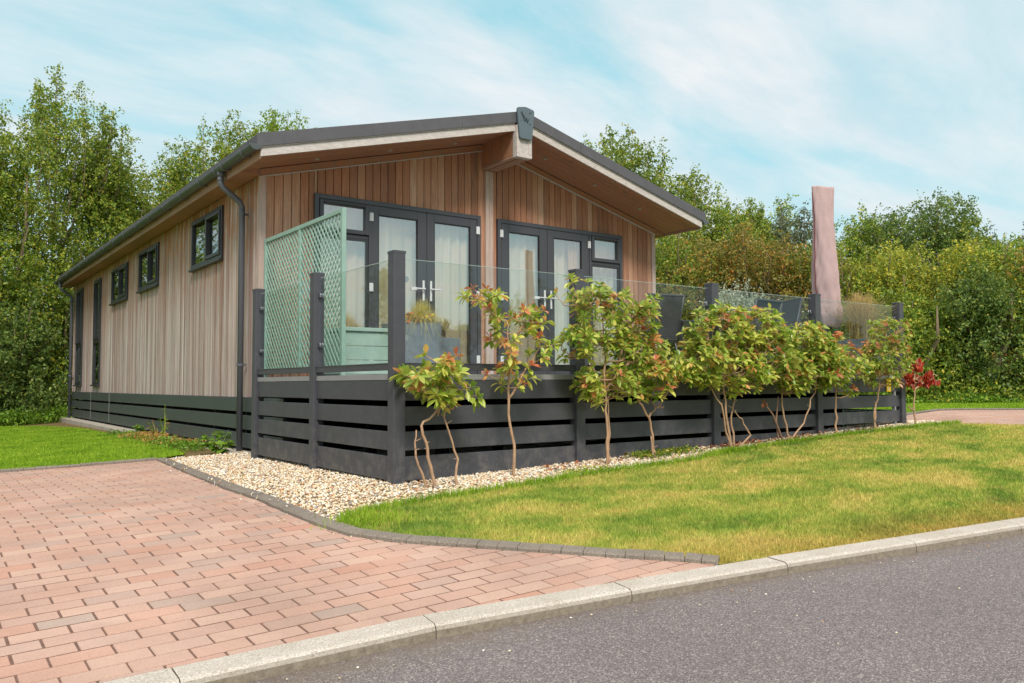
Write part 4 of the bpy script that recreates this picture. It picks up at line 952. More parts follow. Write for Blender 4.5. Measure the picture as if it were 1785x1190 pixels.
def make_tree(name, label, cat, x, y, ztop, hw, matn, seed, leaf=.075, nclus=900, per=11, shoots=10, low=.5, group=None, shoot_len=1.3, depth=None, open_=0.0, parts=True, fill=.55):
    r = np.random.RandomState(seed); z0 = hf(x, y) - .05; H = ztop - z0; hw2 = depth or hw
    root = thing(name, label, cat, (x, y, z0), group)
    # lobes
    lob = []
    nl = 9
    body_top = H - shoot_len * .75
    for k in range(nl):
        tz = (k + .5) / nl; zc = low + (body_top - low) * (tz * .92)
        rad = hw * (.62 + .25 * math.sin(math.pi * min(1, tz * 1.15))) * (1 - .45 * max(0, tz - .55) / .45)
        an = r.uniform(0, 6.28); of = hw * .38 * r.uniform(.3, 1)
        lob.append((math.cos(an) * of, math.sin(an) * of * hw2 / hw, zc, rad, rad * hw2 / hw, max(.45, (body_top - low) / nl * 1.35)))
    # cluster centres near lobe surfaces
    C = []
    k = r.randint(0, nl, nclus); lb = np.array(lob)[k]; dd = rdir(nclus, r); rad = r.uniform(0, 1, nclus) ** (fill) * .25 + .78
    rad = np.where(r.uniform(0, 1, nclus) < .3, r.uniform(.3, .9, nclus), rad)
    C = lb[:, :3] + dd * lb[:, 3:6] * rad[:, None]
    C[:, 2] = np.clip(C[:, 2], .08, None)
    nz = np.sin(C[:, 0] * 2.3 + seed) * np.sin(C[:, 1] * 2.1 + seed * 2) * np.sin(C[:, 2] * 2.6 + seed * 3)
    C = C[nz > -.35 - .3 + open_]
    # shoots: feathery upright leaders
    SP = []
    wood = MB()
    for s_ in range(shoots):
        a_ = r.uniform(0, 6.28); q = math.sqrt(r.uniform(0, 1)) * hw * .75; bx0, by0 = math.cos(a_) * q, math.sin(a_) * q
        zt = H - (q / hw) ** 1.5 * shoot_len * 1.2 - r.uniform(0, .5) * (s_ > 0); zb_ = zt - shoot_len * r.uniform(.9, 1.4)
        lx, ly = r.normal(0, .12, 2); m_ = int(22 * shoot_len)
        for j in range(m_):
            t_ = j / m_; w_ = (1 - t_) * .20 + .03
            SP.append((bx0 + lx * t_ + r.normal(0, w_), by0 + ly * t_ + r.normal(0, w_), zb_ + (zt - zb_) * t_))
        wood.tube([(x + bx0 * .6, y + by0 * .6, z0 + zb_ - .8), (x + bx0, y + by0, z0 + zb_), (x + bx0 + lx, y + by0 + ly, z0 + zt - .1)], [.018, .012, .004], 4)
    if SP: C = np.concatenate([C, np.array(SP)])
    n = len(C); cd = rdir(n, r, .25); twl = r.uniform(.12, .34, n)
    t_ = r.uniform(0, 1, (n, per)); P_ = C[:, None] + cd[:, None] * (t_ * twl[:, None])[..., None] + r.normal(0, leaf * .55, (n, per, 3))
    D_ = cd[:, None] * .7 + r.normal(0, .75, (n, per, 3)); P_ = P_.reshape(-1, 3); D_ = D_.reshape(-1, 3)
    L = leaf * r.uniform(.7, 1.35, len(P_)); V, F = leaves4(P_, D_, L, L * r.uniform(.26, .4, len(P_)), .25, r)
    V += np.array([x, y, z0])
    np_mesh('crown', V, F, matn, root)
    # trunk and limbs
    tb = MB(); top = Vector((x + r.normal(0, .2), y + r.normal(0, .2), z0 + body_top * .85)); nst = 1 + int(r.randint(0, 3))
    for q in range(nst):
        ox, oy = r.normal(0, .14, 2); tb.tube([(x + ox, y + oy, z0 - .1), (x + ox * 1.6 + r.normal(0, .1), y + oy * 1.6, z0 + H * .25), (top.x + ox * 3, top.y + oy * 3, z0 + H * .55), (top.x + ox * 3, top.y + oy * 3, top.z)], [.085 / nst + .035, .06, .04, .012], 7)
    for q in range(12):
        l_ = lob[r.randint(0, nl)]; e = Vector((x + l_[0] + r.normal(0, .5) * l_[3], y + l_[1] + r.normal(0, .5) * l_[4], z0 + l_[2] + abs(r.normal(0, .4)))); s_ = Vector((x, y, z0 + max(.3, (e.z - z0) * r.uniform(.3, .6))))
        tb.tube([s_, s_.lerp(e, .5) + Vector((0, 0, .1)), e], [.035, .022, .007], 5)
    tb.add(wood.v, wood.f); tb.build('trunk', 'bark', root, smooth=True)
    return root

# hedge line beyond the lawn
HB = [(18.6, -.3, 4.4, 2.1, 'leaf_green', 'green hedgerow bush beyond the right picture edge'), (18.1, 1.0, 4.5, 2.0, 'leaf_olive', 'olive hedgerow bush just past the right picture edge'),
 (17.42, 2.24, 4.37, 2.2, 'leaf_ochre', 'rusty ochre hedgerow bush at the right edge of the hedge'),
 (16.73, 3.13, 4.31, 1.8, 'leaf_green', 'broad green hedgerow bush second from the right edge of the hedge'),
 (16.24, 3.73, 4.16, 1.8, 'leaf_willow', 'yellowing hedgerow bush left of the broad green one'),
 (16.03, 4.51, 4.12, 1.8, 'leaf_willow', 'yellow-green willow bush above the red-leaved shrub'),
 (15.76, 5.33, 4.29, 1.8, 'leaf_willow', 'bright yellow-green willow bush above the straw grass'),
 (15.44, 6.18, 4.45, 1.7, 'leaf_ash', 'mid green bush right behind the parasol cover'),
 (14.66, 6.76, 4.53, 1.8, 'leaf_olive', 'olive bush just left of the parasol cover'),
 (14.29, 7.65, 4.85, 1.8, 'leaf_olive', 'olive and orange-flecked bush behind the silver shrub'),
 (13.82, 8.62, 5.03, 1.9, 'leaf_olive', 'rust-flecked bush under the roof corner'),
 (13.42, 9.53, 4.91, 1.8, 'leaf_green', 'green bush touching the lodge right wall'),
 (12.93, 10.51, 4.86, 1.8, 'leaf_dark', 'dark bush behind the lodge right corner')]
for i, (x, y, z, hw, mt, lb) in enumerate(HB):
    make_tree('hedgerow_bush', lb, 'bush', x, y, z, hw, mt, 20 + i, leaf=.062, nclus=2300, per=11, shoots=7, low=.25, group='hedgerow beyond the lawn', shoot_len=.7)
# denser lower hedge in front at the right
for i, (x, y, z, hw, lb) in enumerate([(16.3, 1.55, 2.9, 1.3, 'low dark leafy hedge bush at the right picture edge'), (15.4, 2.75, 3.0, 1.3, 'low dark leafy hedge bush one in from the right edge'), (14.6, 4.0, 2.7, 1.2, 'low dark leafy hedge bush right of the red-leaved shrub'), (13.9, 5.2, 2.5, 1.1, 'low dark leafy hedge bush behind the red-leaved shrub')]):
    make_tree('hedge_shrub', lb, 'bush', x, y, z, hw, 'leaf_dark' if i % 2 else 'leaf_green', 60 + i, leaf=.06, nclus=1900, per=11, shoots=0, low=.1, group='low hedge at the lawn end', shoot_len=.1)
make_tree('silver_shrub', 'silvery grey-leaved shrub standing out in the hedge', 'shrub', 12.0, 6.23, 3.25, 1.0, 'leaf_silver', 71, leaf=.06, nclus=520, per=8, shoots=7, low=.8, shoot_len=.7, open_=.25)
RT = [(14.03, 12.19, 8.75, 1.8, 'leaf_ash', 'tall tree with upright shoots just right of the roof', 14, 1.6),
 (15.93, 12.04, 7.9, 2.0, 'leaf_ash', 'rounded tree sloping down behind the roof end', 9, 1.0),
 (18.07, 11.71, 7.11, 1.9, 'leaf_green', 'feathery tree right of the roof end', 10, 1.2),
 (19.93, 11.58, 7.27, 1.6, 'leaf_green', 'feathery tree second right of the roof end', 10, 1.2),
 (18.12, 9.18, 6.35, .8, 'leaf_grey', 'thin grey-leaved birch left of the parasol cover', 9, 1.4),
 (22.29, 9.85, 6.68, 1.9, 'leaf_green', 'pointed green tree right of the parasol cover', 10, 1.3),
 (23.35, 9.07, 6.8, 2.0, 'leaf_dark', 'dark rounded tree second right of the parasol cover', 7, .8),
 (23.29, 7.87, 6.99, 2.1, 'leaf_dark', 'dark dense tree, tallest over the right hedge', 7, .8),
 (24.29, 7.14, 6.56, 1.5, 'leaf_green', 'small crowned tree right of the tallest dark one', 8, 1.0),
 (26.32, 6.89, 6.5, 1.9, 'leaf_grey', 'pale grey-green tree near the right picture edge', 9, 1.3),
 (14.33, 14.46, 8.0, 2.0, 'leaf_green', 'tree mostly hidden behind the roof ridge', 6, 1.0)]
for i, (x, y, z, hw, mt, lb, sh, sl_) in enumerate(RT):
    make_tree('background_tree', lb, 'tree', x, y, z, hw, mt, 100 + i, leaf=.075, nclus=2200 if hw > 1 else 480, per=12, shoots=sh, low=1.2, group='trees behind the hedgerow', shoot_len=sl_)
LT = [(.4, 20.4, 9.75, 2.1, 'leaf_ash', 'tallest left tree with leafy leaders above the gutter end', 17, 1.9),
 (-.9, 19.3, 8.3, 1.8, 'leaf_ash', 'leafy tree at the left edge with thin leaders', 13, 1.6),
 (1.75, 21.0, 8.7, 1.4, 'leaf_ash', 'narrow tree right of the tallest left tree', 9, 1.5),
 (2.8, 22.2, 8.1, 1.6, 'leaf_green', 'lower tree above the gutter middle', 10, 1.2),
 (4.05, 23.26, 8.3, 1.6, 'leaf_green', 'small tree top meeting the gutter', 9, 1.2),
 (-2.4, 18.85, 7.6, 2.2, 'leaf_green', 'tree cut by the left picture edge', 10, 1.4)]
for i, (x, y, z, hw, mt, lb, sh, sl_) in enumerate(LT):
    make_tree('background_tree', lb, 'tree', x, y, z, hw, mt, 140 + i, leaf=.07, nclus=2900, per=12, shoots=sh, low=.9, group='trees behind the lodge', shoot_len=sl_)
BT = [(5.4, 21.02, 9.8, 1.45, 'leaf_ash', 'leafy tree top left above the roof', 10, 1.3), (6.69, 20.07, 9.95, 1.5, 'leaf_bright', 'bright yellow-green tree top above the roof', 11, 1.2),
 (8.32, 21.36, 9.6, .9, 'leaf_ash', 'thin tree top furthest right above the left roof slope', 8, 1.2), (4.7, 23.2, 9.2, 1.4, 'leaf_green', 'low tree top by the front gutter end', 8, 1.1)]
for i, (x, y, z, hw, mt, lb, sh, sl_) in enumerate(BT):
    make_tree('background_tree', lb, 'tree', x, y, z, hw, mt, 170 + i, leaf=.075, nclus=1500, per=11, shoots=sh, low=3.5, group='tree tops above the roof', shoot_len=sl_)
for i, (x, y, z, hw, mt, lb) in enumerate([(-.71, 17.6, 3.0, 1.2, 'leaf_dark', 'dark understorey bush left of the far downpipe'), (-1.9, 17.0, 3.7, 1.4, 'leaf_dark', 'dark understorey bush at the left edge'), (.9, 19.2, 3.4, 1.3, 'leaf_dark', 'dark bush behind the lodge back corner'), (-.5, 18.6, 4.2, 1.5, 'leaf_green', 'mid green understorey bush under the tallest left tree')]):
    make_tree('understorey_bush', lb, 'bush', x, y, z, hw, mt, 190 + i, leaf=.07, nclus=1300, per=10, shoots=3, low=.2, group='understorey at the left', shoot_len=.6)

# trees beside and behind the camera, seen in the window reflections; copies share meshes
def copy_tree(src, loc, rz, sc, label, group):
    o = src.copy(); col.objects.link(o); o.location = loc; o.rotation_euler = (0, 0, rz); o.scale = (sc, sc, sc); o['label'] = label; o['group'] = group
    for c in src.children:
        d = c.copy(); col.objects.link(d); d.parent = o; d.location = c.location
    return o
src = [o for o in col.objects if o.name.startswith('background_tree')]
random.seed(9)
for k, (x, y, s_) in enumerate([(-3, -27, .75), (1.5, -28, .8), (5.5, -27, .7), (10, -29, .85), (14, -27, .75), (18.5, -28, .8), (23, -27, .75), (28, -28, .85), (33, -27, .8), (-11, 6, .85), (-11.5, 10, .95), (-11, 14, .9), (-10.5, 18, .95), (-11, 22, 1.), (-11.5, 27, 1.), (-11, 32, 1.)]):
    c_ = copy_tree(src[(k * 5 + 12) % 17], (x, y, hf(x, y) - .1), random.random() * 6, s_, 'tree across the road mirrored in the door glass' if k < 9 else 'tree beyond the side lawn mirrored in the side windows', 'trees across the road' if k < 9 else 'trees beyond the side lawn')
    if k % 2: c_.children[0].data = src[(k * 7 + 3) % 21].children[0].data; c_.children[0].location = src[(k * 7 + 3) % 21].children[0].location

# undergrowth
def carpet(name, pts, n, hgt, leaf, matn, label, cat='undergrowth', spread=.5, seed=5):
    r = np.random.RandomState(seed); pts = np.array(pts, float); k = r.randint(0, len(pts) - 1, n); t_ = r.uniform(0, 1, n)[:, None]
    q = pts[k] * (1 - t_) + pts[k + 1] * t_ + r.normal(0, spread, (n, 2)) * [1, 1]
    lump = .55 + .45 * np.sin(q[:, 0] * 3.1 + seed) * np.sin(q[:, 1] * 2.7)
    z = h(q[:, 0], q[:, 1]) + r.uniform(0, 1, n) ** .8 * hgt * lump
    P_ = np.column_stack([q, z]); L = leaf * r.uniform(.6, 1.3, n); V, F = leaves4(P_, rdir(n, r, .3), L, L * .33, .3, r)
    return tag(np_mesh(name, V, F, matn), label, cat, kind='stuff')
carpet('undergrowth', [(13.2, 5.6), (14.2, 4.2), (15.0, 2.9), (16.0, 1.5)], 26000, .75, .07, 'leaf_green', 'nettles and rough plants along the hedge foot at right', spread=.38)
carpet('undergrowth', [(12.6, 5.6), (13.5, 4.3), (14.3, 3.0), (15.4, 1.4)], 16000, .28, .06, 'leaf_weed', 'long grass fringe at the hedge foot', spread=.25, seed=6)
carpet('undergrowth', [(-3, 16.0), (-1.2, 16.2), (.1, 17.4)], 15000, .42, .06, 'leaf_weed', 'low nettles behind the side lawn', spread=.3, seed=7)
carpet('undergrowth', [(-.02, 8.5), (.02, 7), (-.0, 5.6)], 5200, .10, .028, 'leaf_ochre', 'creeping weeds between side lawn and lodge base', spread=.11, seed=8)
carpet('undergrowth', [(-.05, 9.5), (.0, 7), (-.08, 4.6)], 3500, .09, .035, 'leaf_weed', 'green creeping weeds beside the lodge base', spread=.12, seed=9)
carpet('ground_cover', [(2.35, -.12), (2.65, -.05), (3.1, -.04)], 1500, .07, .028, 'leaf_green', 'low green ground cover under the slender shrub', spread=.07, seed=10)
carpet('ground_cover', [(1.3, -.35), (1.7, -.3)], 260, .03, .022, 'leaf_green', 'small creeping weed on the gravel near the lawn', spread=.05, seed=12)
r_ = np.random.RandomState(8); n = 420; xq = np.concatenate([r_.uniform(1.3, 6.6, n - 140), r_.uniform(3.4, 4.8, 140)]); yq = np.clip(-.08 + r_.normal(0, .07, n), -.3, .1)
P_ = np.column_stack([xq, yq, h(xq, yq) + .016]); D_ = rdir(n, r_, 0); D_[:, 2] *= .25; L = r_.uniform(.03, .06, n); V, F = leaves(P_, D_, L, L * .3, .1, .3, r_)
tag(np_mesh('leaf_litter', V, F, 'leaf_dead'), 'dead brown leaves on the gravel under the shrubs', 'leaf litter', kind='stuff')

# ================================================================== PHOTINIA SHRUBS in front of the deck
def shrub(label, stems, blobs, nclus, seed, leaf=.072, mt='leaf_shrub', tipfrac=.12, yc=-.24, dy=.22, per=(6, 9), droop=.14, name='photinia_shrub', hang=False, spread=1.0):
    r = np.random.RandomState(seed); base = stems[0][0]; root = thing(name, label, 'shrub', (base[0], base[1], hf(base[0], base[1])), 'shrubs along the front of the decking' if name == 'photinia_shrub' else None)
    wb = MB(); tips = []
    for st in stems:
        pts = [Vector(p) for p in st[:-1]] if not isinstance(st[-1], tuple) else [Vector(p) for p in st]
        if st[0][2] == 0: pts[0].z = hf(pts[0].x, pts[0].y) - .03
        # refine with wobble
        fine = []
        for a, b in zip(pts, pts[1:]):
            for k in range(4): fine.append(a.lerp(b, k / 4) + Vector(r.normal(0, .006, 3)))
        fine.append(pts[-1]); R0 = .0135 if st is stems[0] else .0105
        wb.tube(fine, [R0 * (1 - .65 * i / len(fine)) for i in range(len(fine))], 7); tips.append(fine)
    for f_ in tips:
        for _ in range(6):
            p_ = f_[r.randint(1, max(2, len(f_) - 2))]; wb.tube([p_, p_ + Vector((r.normal(0, .02), r.normal(0, .012), r.uniform(.004, .03)))], [.004, .002], 4)
    top = [p for f_ in tips for p in f_[len(f_) // 2:]]
    Pn, Dn, tip = [], [], []
    vol = np.array([b[2] * b[3] for b in blobs]); pr = vol / vol.sum()
    for k in range(nclus):
        b = blobs[r.choice(len(blobs), p=pr)]; dd = rdir(1, r)[0]; q = r.uniform(.35, 1.) ** .6
        c = Vector((b[0] + dd[0] * b[2] * .80 * q, yc + dd[1] * dy * q, b[1] + dd[2] * b[3] * q))
        src_ = min(top, key=lambda p: (p - c).length + (0.3 if p.z > c.z else 0)); d = (c - src_); ln = d.length
        mid = src_.lerp(c, .5) + Vector(r.normal(0, .02, 3)) + Vector((0, 0, -.02))
        wb.tube([src_, mid, c], [.0055, .0038, .0024], 4, False)
        if r.uniform() < .4: top.append(mid)
        ax = (d.normalized() * .6 + Vector((dd[0], dd[1], abs(dd[2]) + .5)) * .6).normalized()
        npr = r.randint(per[0], per[1] + 1); istip = r.uniform() < tipfrac * (1.8 if dd[2] > .2 else .5)
        rows = 2 if r.uniform() < .6 else 1
        for row in range(rows):
            for j in range(npr):
                an = 6.283 * j / npr + r.uniform(-.3, .3) + row * .4
                a_ = ax.orthogonal().normalized(); b_ = ax.cross(a_); el = r.uniform(.15, .9) if row == 0 else r.uniform(-.3, .4)
                if hang: el = -r.uniform(.6, 2.)
                dr = (a_ * math.cos(an) + b_ * math.sin(an)) + ax * el
                if hang: dr = Vector((dr.x * .5, dr.y * .5, -1.2))
                Pn.append(c - ax * (.035 * row + r.uniform(0, .01))); Dn.append(dr.normalized()); tip.append(istip and row == 0)
    Pn = np.array([tuple(p) for p in Pn]); Dn = np.array([tuple(p) for p in Dn]); tip = np.array(tip); L = leaf * r.uniform(.7, 1.25, len(Pn)) * np.where(tip, .85, 1.)
    wb.build('stem', 'bark_pink', root, smooth=True)
    for msk, mm, nm in ((~tip, mt, 'leaves'), (tip, 'leaf_shrub_tip' if mt == 'leaf_shrub' else mt, 'young_leaves')):
        if msk.sum() == 0: continue
        V, F = leaves(Pn[msk], Dn[msk], L[msk], L[msk] * .215 * spread, droop, .35, r); np_mesh(nm, V, F, mm, root)
    return root
Yb = -.22
shrub('short leafy shrub with three bent stems beside the corner post', [[(.20, Yb, 0), (.17, Yb, .2), (.10, Yb, .42), (.24, Yb, .55), (.26, Yb, .85)], [(.36, Yb - .03, 0), (.40, Yb, .18), (.31, Yb, .43), (.27, Yb, .62)], [(.17, Yb, 0), (.05, Yb, .22), (.06, Yb, .40)]],
      [(.03, .80, .13, .10), (.27, .86, .24, .13), (.36, .64, .20, .13), (.03, .64, .09, .06), (.20, .74, .2, .12)], 44, 301, leaf=.088, tipfrac=.16)
shrub('sparse tall shrub with red tips, second from the corner post', [[(.92, Yb, 0), (.91, Yb, .25), (.86, Yb, .58), (.86, Yb, 1.0), (.84, Yb, 1.2)], [(.86, Yb, .9), (.74, Yb, 1.2), (.60, Yb, 1.36), (.50, Yb, 1.42)], [(.86, Yb, .95), (.98, Yb, 1.15), (1.1, Yb, 1.3)], [(.86, Yb, .6), (1.0, Yb, .78), (1.16, Yb, 1.0)]],
      [(.57, 1.38, .20, .10), (.84, 1.20, .22, .18), (1.08, 1.25, .14, .14), (.86, .80, .27, .13), (1.15, 1.02, .14, .16), (.75, 1.0, .16, .1)], 46, 302, leaf=.074, tipfrac=.6)
shrub('large airy round-crowned shrub on a straight trunk, third from the corner post', [[(1.86, Yb, 0), (1.87, Yb, .3), (1.85, Yb, .58), (1.85, Yb, .9), (1.83, Yb, 1.25)], [(1.88, Yb, 0), (1.90, Yb, .3), (1.88, Yb, .6)], [(1.85, Yb, .62), (1.65, Yb, .95), (1.55, Yb, 1.3)], [(1.85, Yb, .62), (2.05, Yb, 1.0), (2.22, Yb, 1.35)]],
      [(1.57, 1.48, .28, .13), (1.83, 1.26, .5, .28), (2.24, 1.32, .33, .24), (1.82, .72, .48, .17), (1.51, 1.05, .22, .16), (2.1, .95, .35, .2)], 225, 303, leaf=.070, tipfrac=.05)
shrub('slender shrub on a crooked bare stem, fourth from the corner post', [[(2.49, -.15, 0), (2.47, -.16, .2), (2.40, -.18, .42), (2.24, Yb, .56), (2.22, Yb, .8), (2.26, Yb, 1.05)], [(2.40, -.18, .42), (2.50, -.17, .50), (2.60, -.17, .51)], [(2.44, -.2, 0), (2.40, -.2, .26)]],
      [(2.36, .78, .33, .20), (2.30, 1.02, .25, .17)], 80, 304, leaf=.076, tipfrac=.15)
shrub('widest dense shrub with orange-tinged crown, on several stems', [[(3.48, Yb, 0), (3.38, Yb, .4), (3.36, Yb, .7), (3.45, Yb, 1.1)], [(3.46, Yb, 0), (3.30, Yb, .5), (3.05, Yb, .8)], [(3.50, Yb, 0), (3.46, Yb, .4), (3.62, Yb, .8), (3.8, Yb, 1.2)], [(3.52, Yb, 0), (3.72, Yb, .22), (3.62, Yb, .36), (3.42, Yb, .5)]],
      [(3.28, 1.22, .50, .24), (3.72, 1.27, .62, .22), (2.97, .91, .40, .22), (3.50, .86, .72, .24), (3.98, .95, .42, .26)], 430, 305, leaf=.074, tipfrac=.16, dy=.27)
shrub('dense green shrub on a forked trunk left of the fourth post', [[(4.39, -.2, 0), (4.34, -.2, .2), (4.27, -.2, .5), (4.30, Yb, .9)], [(4.37, -.2, 0), (4.62, -.2, .3), (4.84, -.2, .62), (4.9, Yb, .95)]],
      [(4.60, 1.11, .44, .23), (4.93, .90, .48, .24), (4.34, .82, .32, .20)], 320, 306, leaf=.074, tipfrac=.04, dy=.25)
shrub('thin shrub behind the wire guard with red-orange tips', [[(5.27, -.15, 0), (5.29, -.15, .4), (5.33, -.15, .7), (5.32, -.17, 1.1)]],
      [(5.36, .92, .36, .22), (5.22, 1.15, .2, .11), (5.36, .62, .18, .06)], 52, 307, leaf=.076, tipfrac=.5)
shrub('upright shrub with pinkish tips in front of the last deck post', [[(6.03, -.16, 0), (6.08, -.16, .4), (6.16, -.16, .65), (6.2, -.18, 1.2)], [(6.02, -.16, 0), (6.05, -.16, .42)], [(6.16, -.16, .65), (6.42, -.16, .82)]],
      [(6.24, 1.30, .46, .17), (6.16, 1.01, .56, .24), (6.04, .78, .44, .13)], 170, 308, leaf=.064, tipfrac=.2)
shrub('small wilted shrub with drooping dark red leaves beyond the decking', [[(7.03, -.12, 0), (6.99, -.12, .3), (7.01, -.12, .64), (7.02, -.12, .88)], [(7.01, -.12, .62), (7.22, -.12, .70), (7.45, -.12, .80), (7.6, -.12, .80)], [(7.01, -.12, .62), (6.88, -.12, .72), (6.78, -.12, .86)], [(6.99, -.12, .36), (6.85, -.12, .44)]],
      [(6.90, .80, .16, .12), (7.30, .80, .26, .10), (7.08, .95, .20, .08), (7.55, .74, .10, .04)], 44, 309, leaf=.068, mt='leaf_red', tipfrac=0, yc=-.12, dy=.08, name='red_leaved_shrub', hang=True, spread=.9)
# cut suckers beside the trunk
for i, (x, pts, lb) in enumerate([(4.2, [(4.30, -.2, 0), (4.12, -.2, .28), (3.98, -.2, .40)], 'leaning bare cut shoot with a rusty tip left of the forked trunk'), (4.22, [(4.24, -.18, 0), (4.20, -.18, .22), (4.24, -.18, .46)], 'upright bare twig beside the leaning shoot')]):
    rt = thing('bare_twig', lb, 'twig', (pts[0][0], pts[0][1], hf(pts[0][0], pts[0][1])))
    p3 = [Vector(p) for p in pts]; p3[0].z = hf(p3[0].x, p3[0].y) - .02
    for q in p3[1:]: q.z += .12
    MB().tube(p3, [.011, .009, .006], 6).build('stem', 'twig_brown', rt)
    if i == 0:
        r = np.random.RandomState(2); c = np.array([tuple(p3[-1])] * 9); V, F = leaves(c, rdir(9, r), np.full(9, .045), np.full(9, .014), .3, .3, r); np_mesh('withered_leaves', V, F, 'leaf_dead', rt)

# wire guard around the thin shrub
wg = thing('wire_guard', 'small dark green wire mesh guard around the thin shrub', 'plant guard', (5.55, -.22, hf(5.55, -.2)))
mb = MB()
for k in range(9):
    x = 5.28 + k * .075; z = hf(x, -.2); yy = -.24 + .05 * math.sin(k * .8); mb.tube([(x, yy, z), (x + .004, yy, z + .30 - .01 * (k % 3))], .0028, 4)
for k in range(4):
    z = .07 * k + .05; mb.tube([(5.28 + j * .075, -.24 + .05 * math.sin(j * .8), hf(5.28 + j * .075, -.2) + z) for j in range(9)], .0024, 4)
mb.build('mesh', 'wire_green', wg)
# weeds
def weed(label, x, y, hgt, n, leaf, seed, mt='leaf_weed', stems=6, rad=.12):
    r = np.random.RandomState(seed); z0 = hf(x, y); rt = thing('weed', label, 'weed', (x, y, z0)); mb = MB(); P_, D_ = [], []
    for k in range(stems):
        a = r.uniform(0, 6.28); ln = r.uniform(.5, 1.) * hgt; e = Vector((x + math.cos(a) * rad * r.uniform(.4, 1.2), y + math.sin(a) * rad * r.uniform(.4, 1.2), z0 + ln)); s_ = Vector((x, y, z0 - .02)); mb.tube([s_, s_.lerp(e, .5) + Vector((0, 0, .03)), e], [.005, .004, .002], 4)
        for j in range(n):
            t_ = r.uniform(.15, 1.); P_.append(tuple(s_.lerp(e, t_))); an = r.uniform(0, 6.28); D_.append((math.cos(an), math.sin(an), r.uniform(-.1, .6)))
    mb.build('stem', 'leaf_green', rt); P_ = np.array(P_); D_ = np.array(D_); L = leaf * r.uniform(.6, 1.3, len(P_)); V, F = leaves(P_, D_, L, L * .24, .3, .25, r); np_mesh('leaves', V, F, mt, rt)
weed('broad-leaved dock weed at the gravel corner by the downpipe', -.02, 4.0, .26, 11, .10, 1, rad=.2, stems=9)
weed('tall thin flowering weed against the lodge skirting', .12, 7.0, .62, 9, .05, 2, stems=3, rad=.07)
weed('low broad-leaved weed left of the tall thin weed', .05, 8.3, .2, 10, .10, 3, rad=.14)
weed('dry brown weed stems beside the lodge base', .12, 7.4, .3, 12, .03, 4, 'leaf_dead', 9, .14)
# plants in the planters
def plume(label, x, y, z, n, hgt, spread, m_, seed, droop=.6, name='ornamental_grass', w=.0028):
    r = np.random.RandomState(seed); rt = thing(name, label, 'grass plant', (x, y, z)); V = []; F = []
    for k in range(n):
        a = r.uniform(0, 6.28); sp = abs(r.normal(0, spread)); ln = hgt * r.uniform(.7, 1.15); bx0, by0 = x + r.normal(0, .05), y + r.normal(0, .05); pts = []
        wv = Vector((-math.sin(a), math.cos(a), 0)) * w
        for j in range(6):
            t_ = j / 5; q = Vector((bx0 + math.cos(a) * sp * t_ ** 1.4, by0 + math.sin(a) * sp * t_ ** 1.4, z + ln * (t_ - droop * (sp / spread) * t_ ** 3 * .5))); ww = wv * (1 - t_ * .7); pts += [q - ww, q + ww]
        b = len(V); V += [tuple(p) for p in pts]; F += [(b + 2 * j, b + 2 * j + 1, b + 2 * j + 3, b + 2 * j + 2) for j in range(5)]
    np_mesh('grass_blades', V, F, m_, rt); return rt
plume('weeping straw-yellow feather grass spilling over the large planter', 1.86, 2.82, 1.38, 1500, .30, .24, 'feather_grass', 5, 1.5, w=.002)
plume('tall upright straw-coloured grass plume in the right corner planter', 6.68, .36, 1.22, 1100, .56, .24, 'plume_straw', 6, .2, w=.0036)
rt = thing('heuchera_plant', 'yellow and orange leafy heuchera in front of the feather grass', 'plant', (1.72, 2.74, 1.39)); r = np.random.RandomState(4)
n = 190; P_ = np.column_stack([r.uniform(1.54, 1.94, n), r.uniform(2.62, 2.9, n), r.uniform(1.39, 1.49, n)]); L = r.uniform(.04, .07, n); V, F = leaves(P_, rdir(n, r, .4), L, L * .42, .3, .2, r); np_mesh('leaves', V, F, 'leaf_yellow', rt)
rt = thing('lavender_plant', 'wispy grey-green lavender in the small planter', 'plant', (2.25, 2.99, 1.25)); mb = MB(); P_, D_ = [], []
for k in range(26):
    a = r.uniform(0, 6.28); e = Vector((2.25 + math.cos(a) * r.uniform(0, .14), 2.99 + math.sin(a) * .1, 1.25 + r.uniform(.1, .24))); s_ = Vector((2.25 + r.uniform(-.05, .05), 2.99, 1.24)); mb.tube([s_, e], .002, 3)
    for j in range(12): P_.append(tuple(s_.lerp(e, r.uniform(.2, 1)))); D_.append((r.normal(), r.normal(), 1.2))
mb.build('stem', 'twig_brown', rt); P_, D_ = np.array(P_), np.array(D_); L = r.uniform(.02, .04, len(P_)); V, F = leaves(P_, D_, L, L * .13, .1, .1, r); np_mesh('leaves', V, F, 'leaf_grey', rt)

